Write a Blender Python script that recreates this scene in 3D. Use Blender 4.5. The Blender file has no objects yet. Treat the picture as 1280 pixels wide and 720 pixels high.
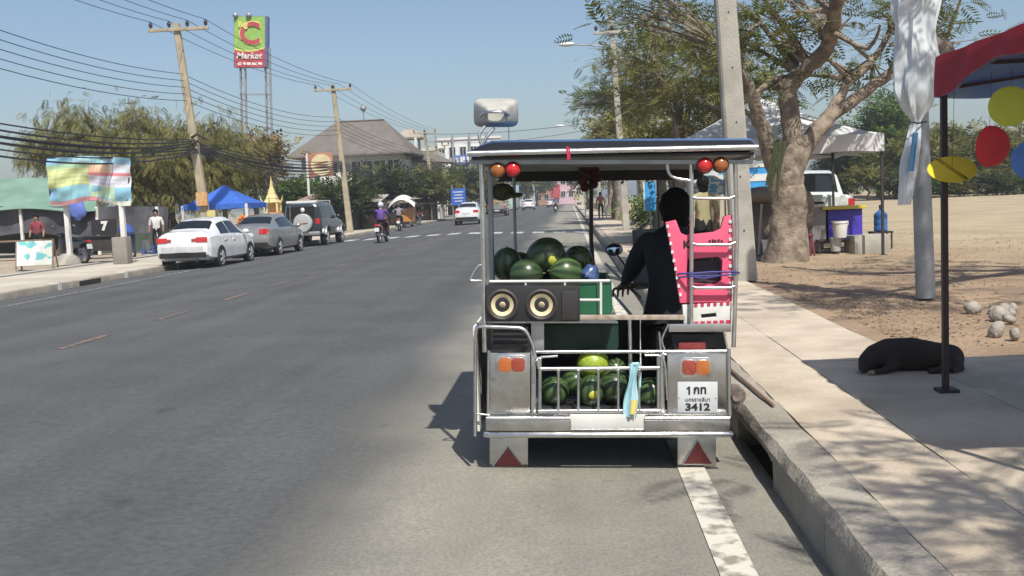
import bpy, bmesh, math, random
import numpy as np
from mathutils import Vector, Matrix, Euler, Quaternion
R_ = math.radians
scene = bpy.context.scene
col = scene.collection

# ------------------------------------------------------------------ camera, world, sun, exposure
FPX, CAMH = 1300.0, 1.6                      # focal length in photograph pixels, eye height
VPX, VPY, ROLL = 712.0, 247.0, R_(2.4)       # vanishing point of the road, camera roll
_dy = Vector((VPX-640, 360-VPY, -FPX)).normalized()
_h = Vector((math.cos(ROLL), math.sin(ROLL), 0))
_z = _h.cross(_dy).normalized()
if _z.y < 0: _z = -_z
_x = _dy.cross(_z)
CAMR = Matrix((_x, _dy, _z))                 # camera space -> world
CAM = Vector((0, 0, CAMH))
cd = bpy.data.cameras.new('camera'); cam = bpy.data.objects.new('camera', cd); col.objects.link(cam)
cam.matrix_world = Matrix.Translation(CAM) @ CAMR.to_4x4()
cd.sensor_width = 36; cd.lens = 36*FPX/1280; cd.clip_start = .05; cd.clip_end = 6000
scene.camera = cam
SUN = Vector((.58, -1.4, 2.15)).normalized()
w = bpy.data.worlds.new('World'); scene.world = w; w.use_nodes = True
nt = w.node_tree; bg = nt.nodes['Background']
sk = nt.nodes.new('ShaderNodeTexSky'); sk.sky_type = 'NISHITA'; sk.sun_disc = False
sk.sun_elevation = math.asin(SUN.z); sk.sun_rotation = math.atan2(SUN.x, SUN.y)
sk.air_density = 1.0; sk.dust_density = 2.0; sk.ozone_density = 2.2; sk.altitude = 100
nt.links.new(sk.outputs[0], bg.inputs[0]); bg.inputs[1].default_value = .098
sl = bpy.data.lights.new('sun', 'SUN'); sl.energy = 4.5; sl.angle = R_(.6); sl.color = (1, .95, .87)
so = bpy.data.objects.new('sun', sl); col.objects.link(so)
so.rotation_euler = (-SUN).to_track_quat('-Z', 'Y').to_euler(); so.location = (20, -40, 60)
vs = scene.view_settings; vs.view_transform = 'Standard'; vs.look = 'None'; vs.gamma = 1
vs.use_curve_mapping = False; vs.exposure = .35
scene.render.engine = 'CYCLES'; scene.cycles.use_denoising = True
scene.cycles.max_bounces = 6; scene.cycles.transparent_max_bounces = 6; scene.cycles.caustics_reflective = False

def ray(px, py): return CAMR @ Vector((px-640, 360-py, -FPX))
def P(px, py, Y):                            # photograph pixel -> point at distance Y down the road
    d = ray(px, py); return CAM + d*(Y/d.y)
def G(px, py, z=0.0):                        # photograph pixel -> point on the level z
    d = ray(px, py); return CAM + d*((z-CAMH)/d.z)
def ZR(x): return .15-.03*abs(x+5) if x > -5 else .15-.025*abs(x+5)     # cambered road
ZS, ZL = .17, .13                            # pavement levels, right and left

# ------------------------------------------------------------------ materials
MATS = {}
def node(nt, t, **k):
    n = nt.nodes.new(t)
    for a, b in k.items(): setattr(n, a, b)
    return n
def mat(name, c, rough=.7, metal=0., c2=None, scale=3., detail=4., bump=0., bscale=60., spec=.5, coat=0., rvar=0., lo=.35, hi=.65, trans=0., island=False, fine=0., attr=None, sss=0.):
    if name in MATS: return MATS[name]
    m = bpy.data.materials.new(name); m.use_nodes = True; nt = m.node_tree; L = nt.links.new
    b = nt.nodes['Principled BSDF']
    b.inputs['Roughness'].default_value = rough; b.inputs['Metallic'].default_value = metal
    b.inputs['Specular IOR Level'].default_value = spec; b.inputs['Coat Weight'].default_value = coat
    b.inputs['Coat Roughness'].default_value = .08
    tc = node(nt, 'ShaderNodeTexCoord'); out = None
    c = tuple(c)+(1,)
    if attr:
        a = node(nt, 'ShaderNodeAttribute', attribute_name=attr); out = a.outputs['Color']
    else:
        c2 = tuple(c2)+(1,) if c2 else tuple(min(1, v*.82) for v in c[:3])+(1,)
        n = node(nt, 'ShaderNodeTexNoise'); n.inputs['Scale'].default_value = scale; n.inputs['Detail'].default_value = detail
        L(tc.outputs['Object'], n.inputs['Vector'])
        f = n.outputs['Fac']
        if island:
            g = node(nt, 'ShaderNodeNewGeometry'); a = node(nt, 'ShaderNodeMath', operation='ADD'); a2 = node(nt, 'ShaderNodeMath', operation='MULTIPLY')
            L(n.outputs['Fac'], a.inputs[0]); L(g.outputs['Random Per Island'], a.inputs[1]); L(a.outputs[0], a2.inputs[0]); a2.inputs[1].default_value = .5; f = a2.outputs[0]
        mr = node(nt, 'ShaderNodeMapRange'); mr.inputs[1].default_value = lo; mr.inputs[2].default_value = hi
        L(f, mr.inputs[0])
        mx = node(nt, 'ShaderNodeMix', data_type='RGBA'); mx.inputs[6].default_value = c; mx.inputs[7].default_value = c2
        L(mr.outputs[0], mx.inputs[0]); out = mx.outputs[2]
    if fine:
        n3 = node(nt, 'ShaderNodeTexNoise'); n3.inputs['Scale'].default_value = scale*30; n3.inputs['Detail'].default_value = 2
        L(tc.outputs['Object'], n3.inputs['Vector'])
        mr3 = node(nt, 'ShaderNodeMapRange'); mr3.inputs[1].default_value = .3; mr3.inputs[2].default_value = .7; mr3.inputs[3].default_value = 1-fine; mr3.inputs[4].default_value = 1+fine
        L(n3.outputs['Fac'], mr3.inputs[0])
        ml = node(nt, 'ShaderNodeMix', data_type='RGBA', blend_type='MULTIPLY'); ml.inputs[0].default_value = 1
        L(out, ml.inputs[6]); L(mr3.outputs[0], ml.inputs[7]); out = ml.outputs[2]
    L(out, b.inputs['Base Color'])
    if rvar:
        n4 = node(nt, 'ShaderNodeTexNoise'); n4.inputs['Scale'].default_value = scale*2.3; n4.inputs['Detail'].default_value = 5
        L(tc.outputs['Object'], n4.inputs['Vector'])
        m4 = node(nt, 'ShaderNodeMapRange'); m4.inputs[1].default_value = .3; m4.inputs[2].default_value = .7; m4.inputs[3].default_value = max(.02, rough-rvar); m4.inputs[4].default_value = rough+rvar
        L(n4.outputs['Fac'], m4.inputs[0]); L(m4.outputs[0], b.inputs['Roughness'])
    if bump:
        n2 = node(nt, 'ShaderNodeTexNoise'); n2.inputs['Scale'].default_value = bscale; n2.inputs['Detail'].default_value = 4
        L(tc.outputs['Object'], n2.inputs['Vector'])
        bp = node(nt, 'ShaderNodeBump'); bp.inputs['Strength'].default_value = min(1, bump); bp.inputs['Distance'].default_value = .02
        L(n2.outputs['Fac'], bp.inputs['Height']); L(bp.outputs[0], b.inputs['Normal'])
    if trans:
        t = node(nt, 'ShaderNodeBsdfTranslucent'); L(out, t.inputs[0])
        ms = node(nt, 'ShaderNodeMixShader'); ms.inputs[0].default_value = trans
        o = [x for x in nt.nodes if x.type == 'OUTPUT_MATERIAL'][0]
        L(b.outputs[0], ms.inputs[1]); L(t.outputs[0], ms.inputs[2]); L(ms.outputs[0], o.inputs[0])
    MATS[name] = m; return m
def asphalt():
    m = mat('asphalt', (.082, .084, .084), .88, c2=(.066, .068, .069), scale=.7, bump=.35, bscale=140, fine=.16)
    nt = m.node_tree; L = nt.links.new; b = nt.nodes['Principled BSDF']
    src = b.inputs['Base Color'].links[0].from_socket
    tc = [n for n in nt.nodes if n.type == 'TEX_COORD'][0]
    sx = node(nt, 'ShaderNodeSeparateXYZ'); L(tc.outputs['Object'], sx.inputs[0])
    nz = node(nt, 'ShaderNodeTexNoise'); nz.inputs['Scale'].default_value = .35; nz.inputs['Detail'].default_value = 5
    L(tc.outputs['Object'], nz.inputs['Vector'])
    a = node(nt, 'ShaderNodeMath', operation='MULTIPLY_ADD'); a.inputs[1].default_value = 1.6; L(nz.outputs['Fac'], a.inputs[0]); L(sx.outputs['X'], a.inputs[2])
    r = node(nt, 'ShaderNodeMapRange', interpolation_type='SMOOTHSTEP'); r.inputs[1].default_value = -1.0; r.inputs[2].default_value = .05; L(a.outputs[0], r.inputs[0])
    # dusty strip along the kerb, patchy
    n2 = node(nt, 'ShaderNodeTexNoise'); n2.inputs['Scale'].default_value = 1.6; n2.inputs['Detail'].default_value = 6; n2.inputs['Roughness'].default_value = .65
    L(tc.outputs['Object'], n2.inputs['Vector'])
    pr = node(nt, 'ShaderNodeMapRange'); pr.inputs[1].default_value = .3; pr.inputs[2].default_value = .7; L(n2.outputs['Fac'], pr.inputs[0])
    dust = node(nt, 'ShaderNodeMix', data_type='RGBA'); dust.inputs[6].default_value = (.205, .197, .165, 1); dust.inputs[7].default_value = (.265, .25, .205, 1); L(pr.outputs[0], dust.inputs[0])
    sp = node(nt, 'ShaderNodeTexNoise'); sp.inputs['Scale'].default_value = 55; sp.inputs['Detail'].default_value = 3; L(tc.outputs['Object'], sp.inputs['Vector'])
    spr = node(nt, 'ShaderNodeMapRange'); spr.inputs[1].default_value = .3; spr.inputs[2].default_value = .7; spr.inputs[3].default_value = .78; spr.inputs[4].default_value = 1.18; L(sp.outputs['Fac'], spr.inputs[0])
    dm = node(nt, 'ShaderNodeMix', data_type='RGBA', blend_type='MULTIPLY'); dm.inputs[0].default_value = 1; L(dust.outputs[2], dm.inputs[6]); L(spr.outputs[0], dm.inputs[7])
    mx = node(nt, 'ShaderNodeMix', data_type='RGBA'); L(r.outputs[0], mx.inputs[0]); L(src, mx.inputs[6]); L(dm.outputs[2], mx.inputs[7])
    # tyre polished bands running along the lane, and dark drips
    mp = node(nt, 'ShaderNodeMapping'); mp.inputs['Scale'].default_value = (1.3, .03, 1); L(tc.outputs['Object'], mp.inputs[0])
    st = node(nt, 'ShaderNodeTexNoise'); st.inputs['Scale'].default_value = 1.; st.inputs['Detail'].default_value = 3; L(mp.outputs[0], st.inputs['Vector'])
    sr = node(nt, 'ShaderNodeMapRange'); sr.inputs[1].default_value = .35; sr.inputs[2].default_value = .65; sr.inputs[3].default_value = .86; sr.inputs[4].default_value = 1.1; L(st.outputs['Fac'], sr.inputs[0])
    m2 = node(nt, 'ShaderNodeMix', data_type='RGBA', blend_type='MULTIPLY'); m2.inputs[0].default_value = 1; L(mx.outputs[2], m2.inputs[6]); L(sr.outputs[0], m2.inputs[7])
    vo = node(nt, 'ShaderNodeTexNoise'); vo.inputs['Scale'].default_value = 2.7; vo.inputs['Detail'].default_value = 3; L(tc.outputs['Object'], vo.inputs['Vector'])
    vr = node(nt, 'ShaderNodeMapRange'); vr.inputs[1].default_value = .69; vr.inputs[2].default_value = .76; vr.inputs[3].default_value = 1.; vr.inputs[4].default_value = .72; L(vo.outputs['Fac'], vr.inputs[0])
    m3 = node(nt, 'ShaderNodeMix', data_type='RGBA', blend_type='MULTIPLY'); m3.inputs[0].default_value = 1; L(m2.outputs[2], m3.inputs[6]); L(vr.outputs[0], m3.inputs[7])
    L(m3.outputs[2], b.inputs['Base Color'])
    return m
def worn_paint(name, c, under, thr=.5):
    m = mat(name, c, .75, c2=under, scale=9, detail=8, lo=thr, hi=thr+.12, fine=.12)
    return m
def melon():
    m = mat('melon_rind', (.03, .07, .02), .32, spec=.5)
    nt = m.node_tree; L = nt.links.new; b = nt.nodes['Principled BSDF']
    tc = [n for n in nt.nodes if n.type == 'TEX_COORD'][0]
    s = node(nt, 'ShaderNodeSeparateXYZ'); L(tc.outputs['Object'], s.inputs[0])
    at = node(nt, 'ShaderNodeMath', operation='ARCTAN2'); L(s.outputs['Y'], at.inputs[0]); L(s.outputs['X'], at.inputs[1])
    n = node(nt, 'ShaderNodeTexNoise'); n.inputs['Scale'].default_value = 14; n.inputs['Detail'].default_value = 5; L(tc.outputs['Object'], n.inputs['Vector'])
    a = node(nt, 'ShaderNodeMath', operation='MULTIPLY_ADD'); L(at.outputs[0], a.inputs[0]); a.inputs[1].default_value = 10
    nn = node(nt, 'ShaderNodeMath', operation='MULTIPLY'); nn.inputs[1].default_value = 5.; L(n.outputs['Fac'], nn.inputs[0]); L(nn.outputs[0], a.inputs[2])
    si = node(nt, 'ShaderNodeMath', operation='SINE'); L(a.outputs[0], si.inputs[0])
    r = node(nt, 'ShaderNodeMapRange'); r.inputs[1].default_value = -.9; r.inputs[2].default_value = 1.1; L(si.outputs[0], r.inputs[0])
    oi = node(nt, 'ShaderNodeObjectInfo')
    mk = node(nt, 'ShaderNodeMix', data_type='RGBA'); mk.inputs[6].default_value = (.040, .065, .028, 1); mk.inputs[7].default_value = (.085, .15, .045, 1); L(oi.outputs['Random'], mk.inputs[0])
    mx = node(nt, 'ShaderNodeMix', data_type='RGBA'); mx.inputs[6].default_value = (.020, .038, .018, 1); L(mk.outputs[2], mx.inputs[7]); L(r.outputs[0], mx.inputs[0])
    L(mx.outputs[2], b.inputs['Base Color'])
    return m

# ------------------------------------------------------------------ mesh helpers
class MB:
    def __init__(s): s.v = []; s.f = []; s.mi = []; s.cur = 0
    def add(s, vs, fs):
        o = len(s.v); s.v += [tuple(v) for v in vs]; s.f += [tuple(i+o for i in f) for f in fs]; s.mi += [s.cur]*len(fs); return s
    def box(s, c, d, rot=None, taper=1.):
        hx, hy, hz = d[0]/2, d[1]/2, d[2]/2; c = Vector(c); vs = []
        for z in (-1, 1):
            t = taper if z > 0 else 1.
            for x, y in ((-1, -1), (1, -1), (1, 1), (-1, 1)):
                v = Vector((x*hx*t, y*hy*t, z*hz))
                if rot is not None: v = rot @ v
                vs.append(c+v)
        return s.add(vs, [(3, 2, 1, 0), (4, 5, 6, 7), (0, 1, 5, 4), (1, 2, 6, 5), (2, 3, 7, 6), (3, 0, 4, 7)])
    def bar(s, a, b, wx, wz, up=(0, 0, 1)):
        a, b = Vector(a), Vector(b); d = b-a; y = d.normalized(); u = Vector(up)
        if abs(y.dot(u)) > .95: u = Vector((1, 0, 0))
        x = y.cross(u).normalized(); z = x.cross(y)
        return s.box((a+b)/2, (wx, d.length, wz), Matrix((x, y, z)).transposed())
    def tube(s, pts, r, n=8, cap=True, flat=None):
        pts = [Vector(p) for p in pts]; m = len(pts); rs = r if isinstance(r, (list, tuple)) else [r]*m
        t0 = (pts[1]-pts[0]).normalized(); u = t0.orthogonal().normalized(); vs = []
        for i in range(m):
            t = (pts[min(i+1, m-1)]-pts[max(i-1, 0)]).normalized()
            u = (u-t*u.dot(t)).normalized(); q = t.cross(u)
            for k in range(n):
                a = 2*math.pi*k/n; vs.append(pts[i]+(u*math.cos(a)+q*math.sin(a))*rs[i])
        fs = [(i*n+k, i*n+(k+1) % n, (i+1)*n+(k+1) % n, (i+1)*n+k) for i in range(m-1) for k in range(n)]
        if cap: fs += [tuple(range(n-1, -1, -1)), tuple((m-1)*n+k for k in range(n))]
        return s.add(vs, fs)
    def lathe(s, prof, n=20, c=(0, 0, 0), rot=None, cap=True):
        c = Vector(c); vs = []
        for r, z in prof:
            for k in range(n):
                a = 2*math.pi*k/n; v = Vector((r*math.cos(a), r*math.sin(a), z))
                vs.append(c+(rot @ v if rot is not None else v))
        m = len(prof); fs = [(i*n+k, i*n+(k+1) % n, (i+1)*n+(k+1) % n, (i+1)*n+k) for i in range(m-1) for k in range(n)]
        if cap: fs += [tuple(range(n-1, -1, -1)), tuple((m-1)*n+k for k in range(n))]
        return s.add(vs, fs)
    def ell(s, c, r, nu=16, nv=10, rot=None, fn=None):
        c = Vector(c); vs = []
        for j in range(nv+1):
            t = math.pi*j/nv
            for k in range(nu):
                a = 2*math.pi*k/nu; v = Vector((math.sin(t)*math.cos(a)*r[0], math.sin(t)*math.sin(a)*r[1], -math.cos(t)*r[2]))
                if fn: v = fn(v)
                vs.append(c+(rot @ v if rot is not None else v))
        return s.add(vs, [(j*nu+k, j*nu+(k+1) % nu, (j+1)*nu+(k+1) % nu, (j+1)*nu+k) for j in range(nv) for k in range(nu)])
    def prism(s, poly, f0, f1):              # 2-D outline swept between two mappings (x, y) -> point
        n = len(poly); vs = [f0(*p) for p in poly]+[f1(*p) for p in poly]
        return s.add(vs, [tuple(range(n-1, -1, -1)), tuple(range(n, 2*n))]+[(i, (i+1) % n, n+(i+1) % n, n+i) for i in range(n)])
    def grid(s, fn, nu, nv, closed=False):
        vs = [fn(i/nu, j/nv) for j in range(nv+1) for i in range(nu+1)]
        return s.add(vs, [(j*(nu+1)+i, j*(nu+1)+i+1, (j+1)*(nu+1)+i+1, (j+1)*(nu+1)+i) for j in range(nv) for i in range(nu)])
    def sheet(s, fn, nu, nv, off):           # a grid with thickness
        o = Vector(off); a = [Vector(fn(i/nu, j/nv)) for j in range(nv+1) for i in range(nu+1)]; n = len(a); W = nu+1
        fs = [(j*W+i, j*W+i+1, (j+1)*W+i+1, (j+1)*W+i) for j in range(nv) for i in range(nu)]
        fs += [tuple(n+k for k in reversed(f)) for f in fs]
        edge = [i for i in range(W)]+[j*W+nu for j in range(1, nv+1)]+[nv*W+i for i in range(nu-1, -1, -1)]+[j*W for j in range(nv-1, 0, -1)]
        fs += [(edge[(k+1) % len(edge)], edge[k], n+edge[k], n+edge[(k+1) % len(edge)]) for k in range(len(edge))]
        return s.add(a+[p+o for p in a], fs)
    def mesh(s, name, mats, off=None, smooth=True, bevel=0.):
        me = bpy.data.meshes.new(name)
        vs = s.v if off is None else [(v[0]-off[0], v[1]-off[1], v[2]-off[2]) for v in s.v]
        me.from_pydata(vs, [], s.f); mats = mats if isinstance(mats, (list, tuple)) else [mats]
        for m in mats: me.materials.append(m)
        if any(s.mi): me.polygons.foreach_set('material_index', s.mi)
        bm = bmesh.new(); bm.from_mesh(me); bmesh.ops.recalc_face_normals(bm, faces=bm.faces)
        if bevel: bmesh.ops.bevel(bm, geom=[e for e in bm.edges if len(e.link_faces) == 2 and e.calc_face_angle(0) > .6], offset=bevel, segments=2, affect='EDGES', profile=.6)
        bm.to_mesh(me); bm.free()
        if smooth:
            me.polygons.foreach_set('use_smooth', [True]*len(me.polygons)); me.set_sharp_from_angle(angle=R_(38))
        me.update(); return me
    def build(s, name, mats, parent=None, world=False, smooth=True, bevel=0.):
        off = None
        if world and parent is not None:
            q = parent
            while q.parent: q = q.parent
            off = q.location
        o = bpy.data.objects.new(name, s.mesh(name, mats, off, smooth, bevel)); col.objects.link(o)
        if parent is not None: o.parent = parent
        return o
def tag(o, label=None, cat=None, group=None, kind=None):
    if label: o['label'] = label
    if cat: o['category'] = cat
    if group: o['group'] = group
    if kind: o['kind'] = kind
    return o
def thing(name, label, cat, loc=(0, 0, 0), rz=0., group=None):
    o = bpy.data.objects.new(name, None); col.objects.link(o); o.location = loc; o.rotation_euler = (0, 0, rz); o.empty_display_size = .1
    return tag(o, label, cat, group)
def copy_tree(o, parent=None):
    c = o.copy(); col.objects.link(c); c.parent = parent
    for ch in list(o.children): copy_tree(ch, c)
    return c
def dup(o, loc, rz, label=None, group=None, scale=None):
    c = copy_tree(o); c.location = loc; c.rotation_euler = (0, 0, rz)
    if label: c['label'] = label
    if group: c['group'] = group
    if scale: c.scale = (scale,)*3 if not isinstance(scale, tuple) else scale
    return c
def np_mesh(name, v, nper, m):               # v (N*nper, 3): independent polygons
    me = bpy.data.meshes.new(name); n = len(v); k = n//nper
    me.vertices.add(n); me.vertices.foreach_set('co', np.ascontiguousarray(v, dtype=np.float32).ravel())
    me.loops.add(n); me.loops.foreach_set('vertex_index', np.arange(n, dtype=np.int32))
    me.polygons.add(k); me.polygons.foreach_set('loop_start', np.arange(0, n, nper, dtype=np.int32))
    me.update(calc_edges=True); me.materials.append(m); return me
def text_mb(body, size, fn, mb=None, depth=.002, bold=0., align='CENTER'):
    cu = bpy.data.curves.new('t', 'FONT'); cu.body = body; cu.size = size; cu.align_x = align; cu.align_y = 'CENTER'; cu.extrude = depth; cu.offset = bold; cu.resolution_u = 3
    o = bpy.data.objects.new('t', cu); col.objects.link(o)
    me = bpy.data.meshes.new_from_object(o.evaluated_get(bpy.context.evaluated_depsgraph_get()))
    mb = mb or MB(); mb.add([fn(*v.co) for v in me.vertices], [tuple(p.vertices) for p in me.polygons])
    bpy.data.objects.remove(o); bpy.data.curves.remove(cu); bpy.data.meshes.remove(me); return mb
def painted(name, fn, colfn, nu, nv, m, parent, off=(0, 0, 0)):   # a printed sheet: grid with a colour per face
    mb = MB(); mb.grid(fn, nu, nv); me = bpy.data.meshes.new(name)
    me.from_pydata([tuple(Vector(v)-Vector(off)) for v in mb.v], [], mb.f); me.materials.append(m)
    a = me.color_attributes.new('print', 'FLOAT_COLOR', 'CORNER'); d = []
    for j in range(nv):
        for i in range(nu):
            c = colfn((i+.5)/nu, (j+.5)/nv)
            d += list(c+(1,) if len(c) == 3 else c)*4
    a.data.foreach_set('color', d); me.polygons.foreach_set('use_smooth', [True]*len(me.polygons)); me.update()
    o = bpy.data.objects.new(name, me); col.objects.link(o); o.parent = parent; return o
from mathutils import noise as mnoise
def nz(x, y, s=1., k=0.): return mnoise.noise(Vector((x*s, y*s, k)))
rnd = random.Random(7)
M = {}
M['road'] = asphalt()
M['white_line'] = worn_paint('worn_white_paint', (.56, .53, .45), (.24, .225, .19), .50)
M['orange_line'] = worn_paint('worn_orange_paint', (.24, .15, .105), (.085, .082, .08), .40)
M['faint_line'] = worn_paint('faint_white_paint', (.30, .30, .29), (.085, .085, .085), .42)
M['cross'] = worn_paint('crossing_paint', (.50, .50, .48), (.10, .10, .10), .5)
M['slab'] = mat('pavement_concrete', (.53, .455, .355), .9, c2=(.39, .325, .245), scale=1.9, detail=10, bump=.25, bscale=90, fine=.1)
M['kerb'] = mat('kerb_concrete', (.36, .325, .27), .92, c2=(.25, .225, .185), scale=2.2, detail=7, bump=.6, bscale=40, fine=.15)
M['bed'] = mat('joint_sand', (.26, .215, .165), .95, scale=4)
M['hole'] = mat('drain_dark', (.03, .028, .025), .95)
M['dirt'] = mat('dry_soil', (.33, .235, .15), .95, c2=(.21, .145, .095), scale=.9, detail=8, bump=.8, bscale=18, fine=.2)
M['lsoil'] = mat('dusty_lot', (.40, .33, .24), .95, c2=(.28, .23, .17), scale=.3, detail=8, bump=.4, bscale=10, fine=.15)
M['far'] = mat('far_ground', (.30, .27, .16), .95, c2=(.2, .2, .1), scale=.05, detail=6)
M['lconc'] = mat('left_pavement', (.46, .42, .35), .9, c2=(.35, .31, .25), scale=.7, detail=7, bump=.2, bscale=30)
def sand_mix():
    m = M['dirt']; nt = m.node_tree; L = nt.links.new; b = nt.nodes['Principled BSDF']; src = b.inputs['Base Color'].links[0].from_socket
    tc = [n for n in nt.nodes if n.type == 'TEX_COORD'][0]; s = node(nt, 'ShaderNodeSeparateXYZ'); L(tc.outputs['Object'], s.inputs[0])
    n = node(nt, 'ShaderNodeTexNoise'); n.inputs['Scale'].default_value = .22; n.inputs['Detail'].default_value = 7; L(tc.outputs['Object'], n.inputs['Vector'])
    a = node(nt, 'ShaderNodeMath', operation='MULTIPLY_ADD'); a.inputs[1].default_value = 14; L(n.outputs['Fac'], a.inputs[0]); L(s.outputs['Y'], a.inputs[2])
    r = node(nt, 'ShaderNodeMapRange'); r.inputs[1].default_value = 24; r.inputs[2].default_value = 34; L(a.outputs[0], r.inputs[0])
    n2 = node(nt, 'ShaderNodeTexNoise'); n2.inputs['Scale'].default_value = .5; n2.inputs['Detail'].default_value = 8; L(tc.outputs['Object'], n2.inputs['Vector'])
    r2 = node(nt, 'ShaderNodeMapRange'); r2.inputs[1].default_value = .35; r2.inputs[2].default_value = .65; L(n2.outputs['Fac'], r2.inputs[0])
    sd = node(nt, 'ShaderNodeMix', data_type='RGBA'); sd.inputs[6].default_value = (.385, .315, .205, 1); sd.inputs[7].default_value = (.31, .25, .155, 1); L(r2.outputs[0], sd.inputs[0])
    mx = node(nt, 'ShaderNodeMix', data_type='RGBA'); L(r.outputs[0], mx.inputs[0]); L(src, mx.inputs[6]); L(sd.outputs[2], mx.inputs[7]); L(mx.outputs[2], b.inputs['Base Color'])
sand_mix()
C = lambda n, c, **k: mat(n, c, **k)
M['steel'] = C('stainless_steel', (.56, .55, .53), rough=.3, metal=1., c2=(.45, .44, .42), scale=6, rvar=.12)
M['chrome'] = C('chrome_tube', (.68, .68, .68), rough=.31, metal=1., rvar=.08, scale=8)
M['alum'] = C('dull_aluminium', (.5, .5, .5), rough=.45, metal=.9, rvar=.1, scale=9)
M['galv'] = C('galvanised_steel', (.36, .38, .39), rough=.55, metal=.6, c2=(.27, .29, .3), scale=3, rvar=.1)
M['black'] = C('black_plastic', (.022, .022, .024), rough=.5)
M['rubber'] = C('tyre_rubber', (.025, .025, .026), rough=.85, bump=.2)
M['darkm'] = C('dark_metal', (.05, .045, .045), rough=.5, metal=.3)
M['rust'] = C('rusty_rail', (.33, .24, .17), rough=.7, c2=(.5, .45, .4), scale=20, metal=.3)
M['tarp'] = C('navy_roof_sheet', (.045, .11, .26), rough=.35, c2=(.03, .08, .2), scale=4, bump=.1, bscale=15)
M['red'] = C('red_lens', (.55, .012, .015), rough=.12, coat=1)
M['dred'] = C('tail_lens_red', (.30, .05, .03), rough=.18, coat=1)
M['amber'] = C('amber_lens', (.33, .10, .018), rough=.15, coat=1)
M['orange'] = C('tail_lens_orange', (.44, .12, .025), rough=.18, coat=1)
M['refl'] = C('reflector_red', (.26, .035, .035), rough=.35, c2=(.18, .03, .03), scale=60)
M['plate'] = C('plate_white', (.58, .60, .61), rough=.45)
M['ink'] = C('plate_ink', (.02, .02, .02), rough=.5)
M['white'] = C('white_plastic', (.72, .71, .67), rough=.45)
M['cream'] = C('speaker_cone', (.66, .57, .36), rough=.7, c2=(.55, .47, .3), scale=30)
M['horn'] = C('grey_horn', (.50, .49, .42), rough=.5, c2=(.40, .39, .34), scale=8)
M['green'] = C('green_crate_plastic', (.02, .13, .06), rough=.45)
M['dgreen'] = C('dark_green_plastic', (.01, .045, .03), rough=.5)
M['pink'] = C('pink_plastic', (.82, .12, .22), rough=.4, spec=.5, c2=(.75, .10, .19), scale=8)
M['pinkd'] = C('deep_pink_rubber', (.6, .03, .1), rough=.6)
M['bluerope'] = C('blue_rope', (.05, .06, .25), rough=.7)
M['rag'] = C('pale_blue_cloth', (.42, .66, .72), rough=.9, c2=(.34, .56, .62), scale=14)
M['ragy'] = C('yellow_cloth', (.75, .66, .22), rough=.9)
M['bluebag'] = C('blue_plastic_bag', (.05, .09, .22), rough=.35, bump=.4, bscale=20)
M['glass'] = C('mirror_glass', (.45, .6, .75), rough=.05, metal=1.)
M['wood'] = C('weathered_stick', (.22, .15, .10), rough=.85, scale=20)
M['melon'] = melon()
M['melon_spot'] = C('melon_ground_spot', (.58, .53, .07), rough=.45, c2=(.30, .36, .05), scale=1.5)
M['print'] = mat('printed_vinyl', (.5, .5, .5), .4, attr='print', bump=.08, bscale=6)

# ------------------------------------------------------------------ ground, road, pavement
def struct(name, mb, m, **k): return tag(mb.build(name, m, **k), kind='structure')
g = MB(); g.add([(-3000, -60, -.18), (3000, -60, -.18), (3000, 4500, -.18), (-3000, 4500, -.18)], [(0, 1, 2, 3)]); struct('ground', g, M['far'])
XR = [-11.8, -10, -8, -6.5, -5, -3.5, -2, -1, 0, .45, .8, 1.0, 1.12]
def zroad(x): return ZR(x)-.055*max(0, (x-.75)/.37) if x > .75 else ZR(x)
ys = [-14, -6, 0, 3, 5, 7, 9, 12, 16, 22, 30, 45, 70, 110, 180, 300, 700]
g = MB(); g.add([(x, y, zroad(x)) for y in ys for x in XR], [(j*13+i, j*13+i+1, (j+1)*13+i+1, (j+1)*13+i) for j in range(len(ys)-1) for i in range(12)])
struct('road', g, M['road'])
def strip(name, m, x0, x1, y0, y1, lift=.004, n=None):
    n = n or max(2, int((y1-y0)/3)); g = MB()
    xs = [x0, x1] if (x0+5)*(x1+5) > 0 or True else [x0, -5, x1]
    vs = [(x+.006*nz(x*9, y*.7), y, zroad(x)+lift) for y in [y0+(y1-y0)*k/n for k in range(n+1)] for x in xs]
    g.add(vs, [(2*k, 2*k+1, 2*k+3, 2*k+2) for k in range(n)]); return struct(name, g, m)
strip('edge_line', M['white_line'], .575, .735, -8, 420, n=160)
strip('edge_line', M['faint_line'], -10.72, -10.58, 4, 420, n=120)
for k in range(26): strip('lane_dash', M['orange_line'], -5.90, -5.77, 12.0+k*2.83-6.27, 12.0+k*2.83-6.27+1.2, .0045, n=3)
strip('centre_line', M['orange_line'], -5.5, -5.36, 50, 300, n=60)
for k in range(12): strip('crossing_bar', M['cross'], -10.6+k*.98, -10.6+k*.98+.56, 47.2, 49.3, .0085, n=2)
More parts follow.
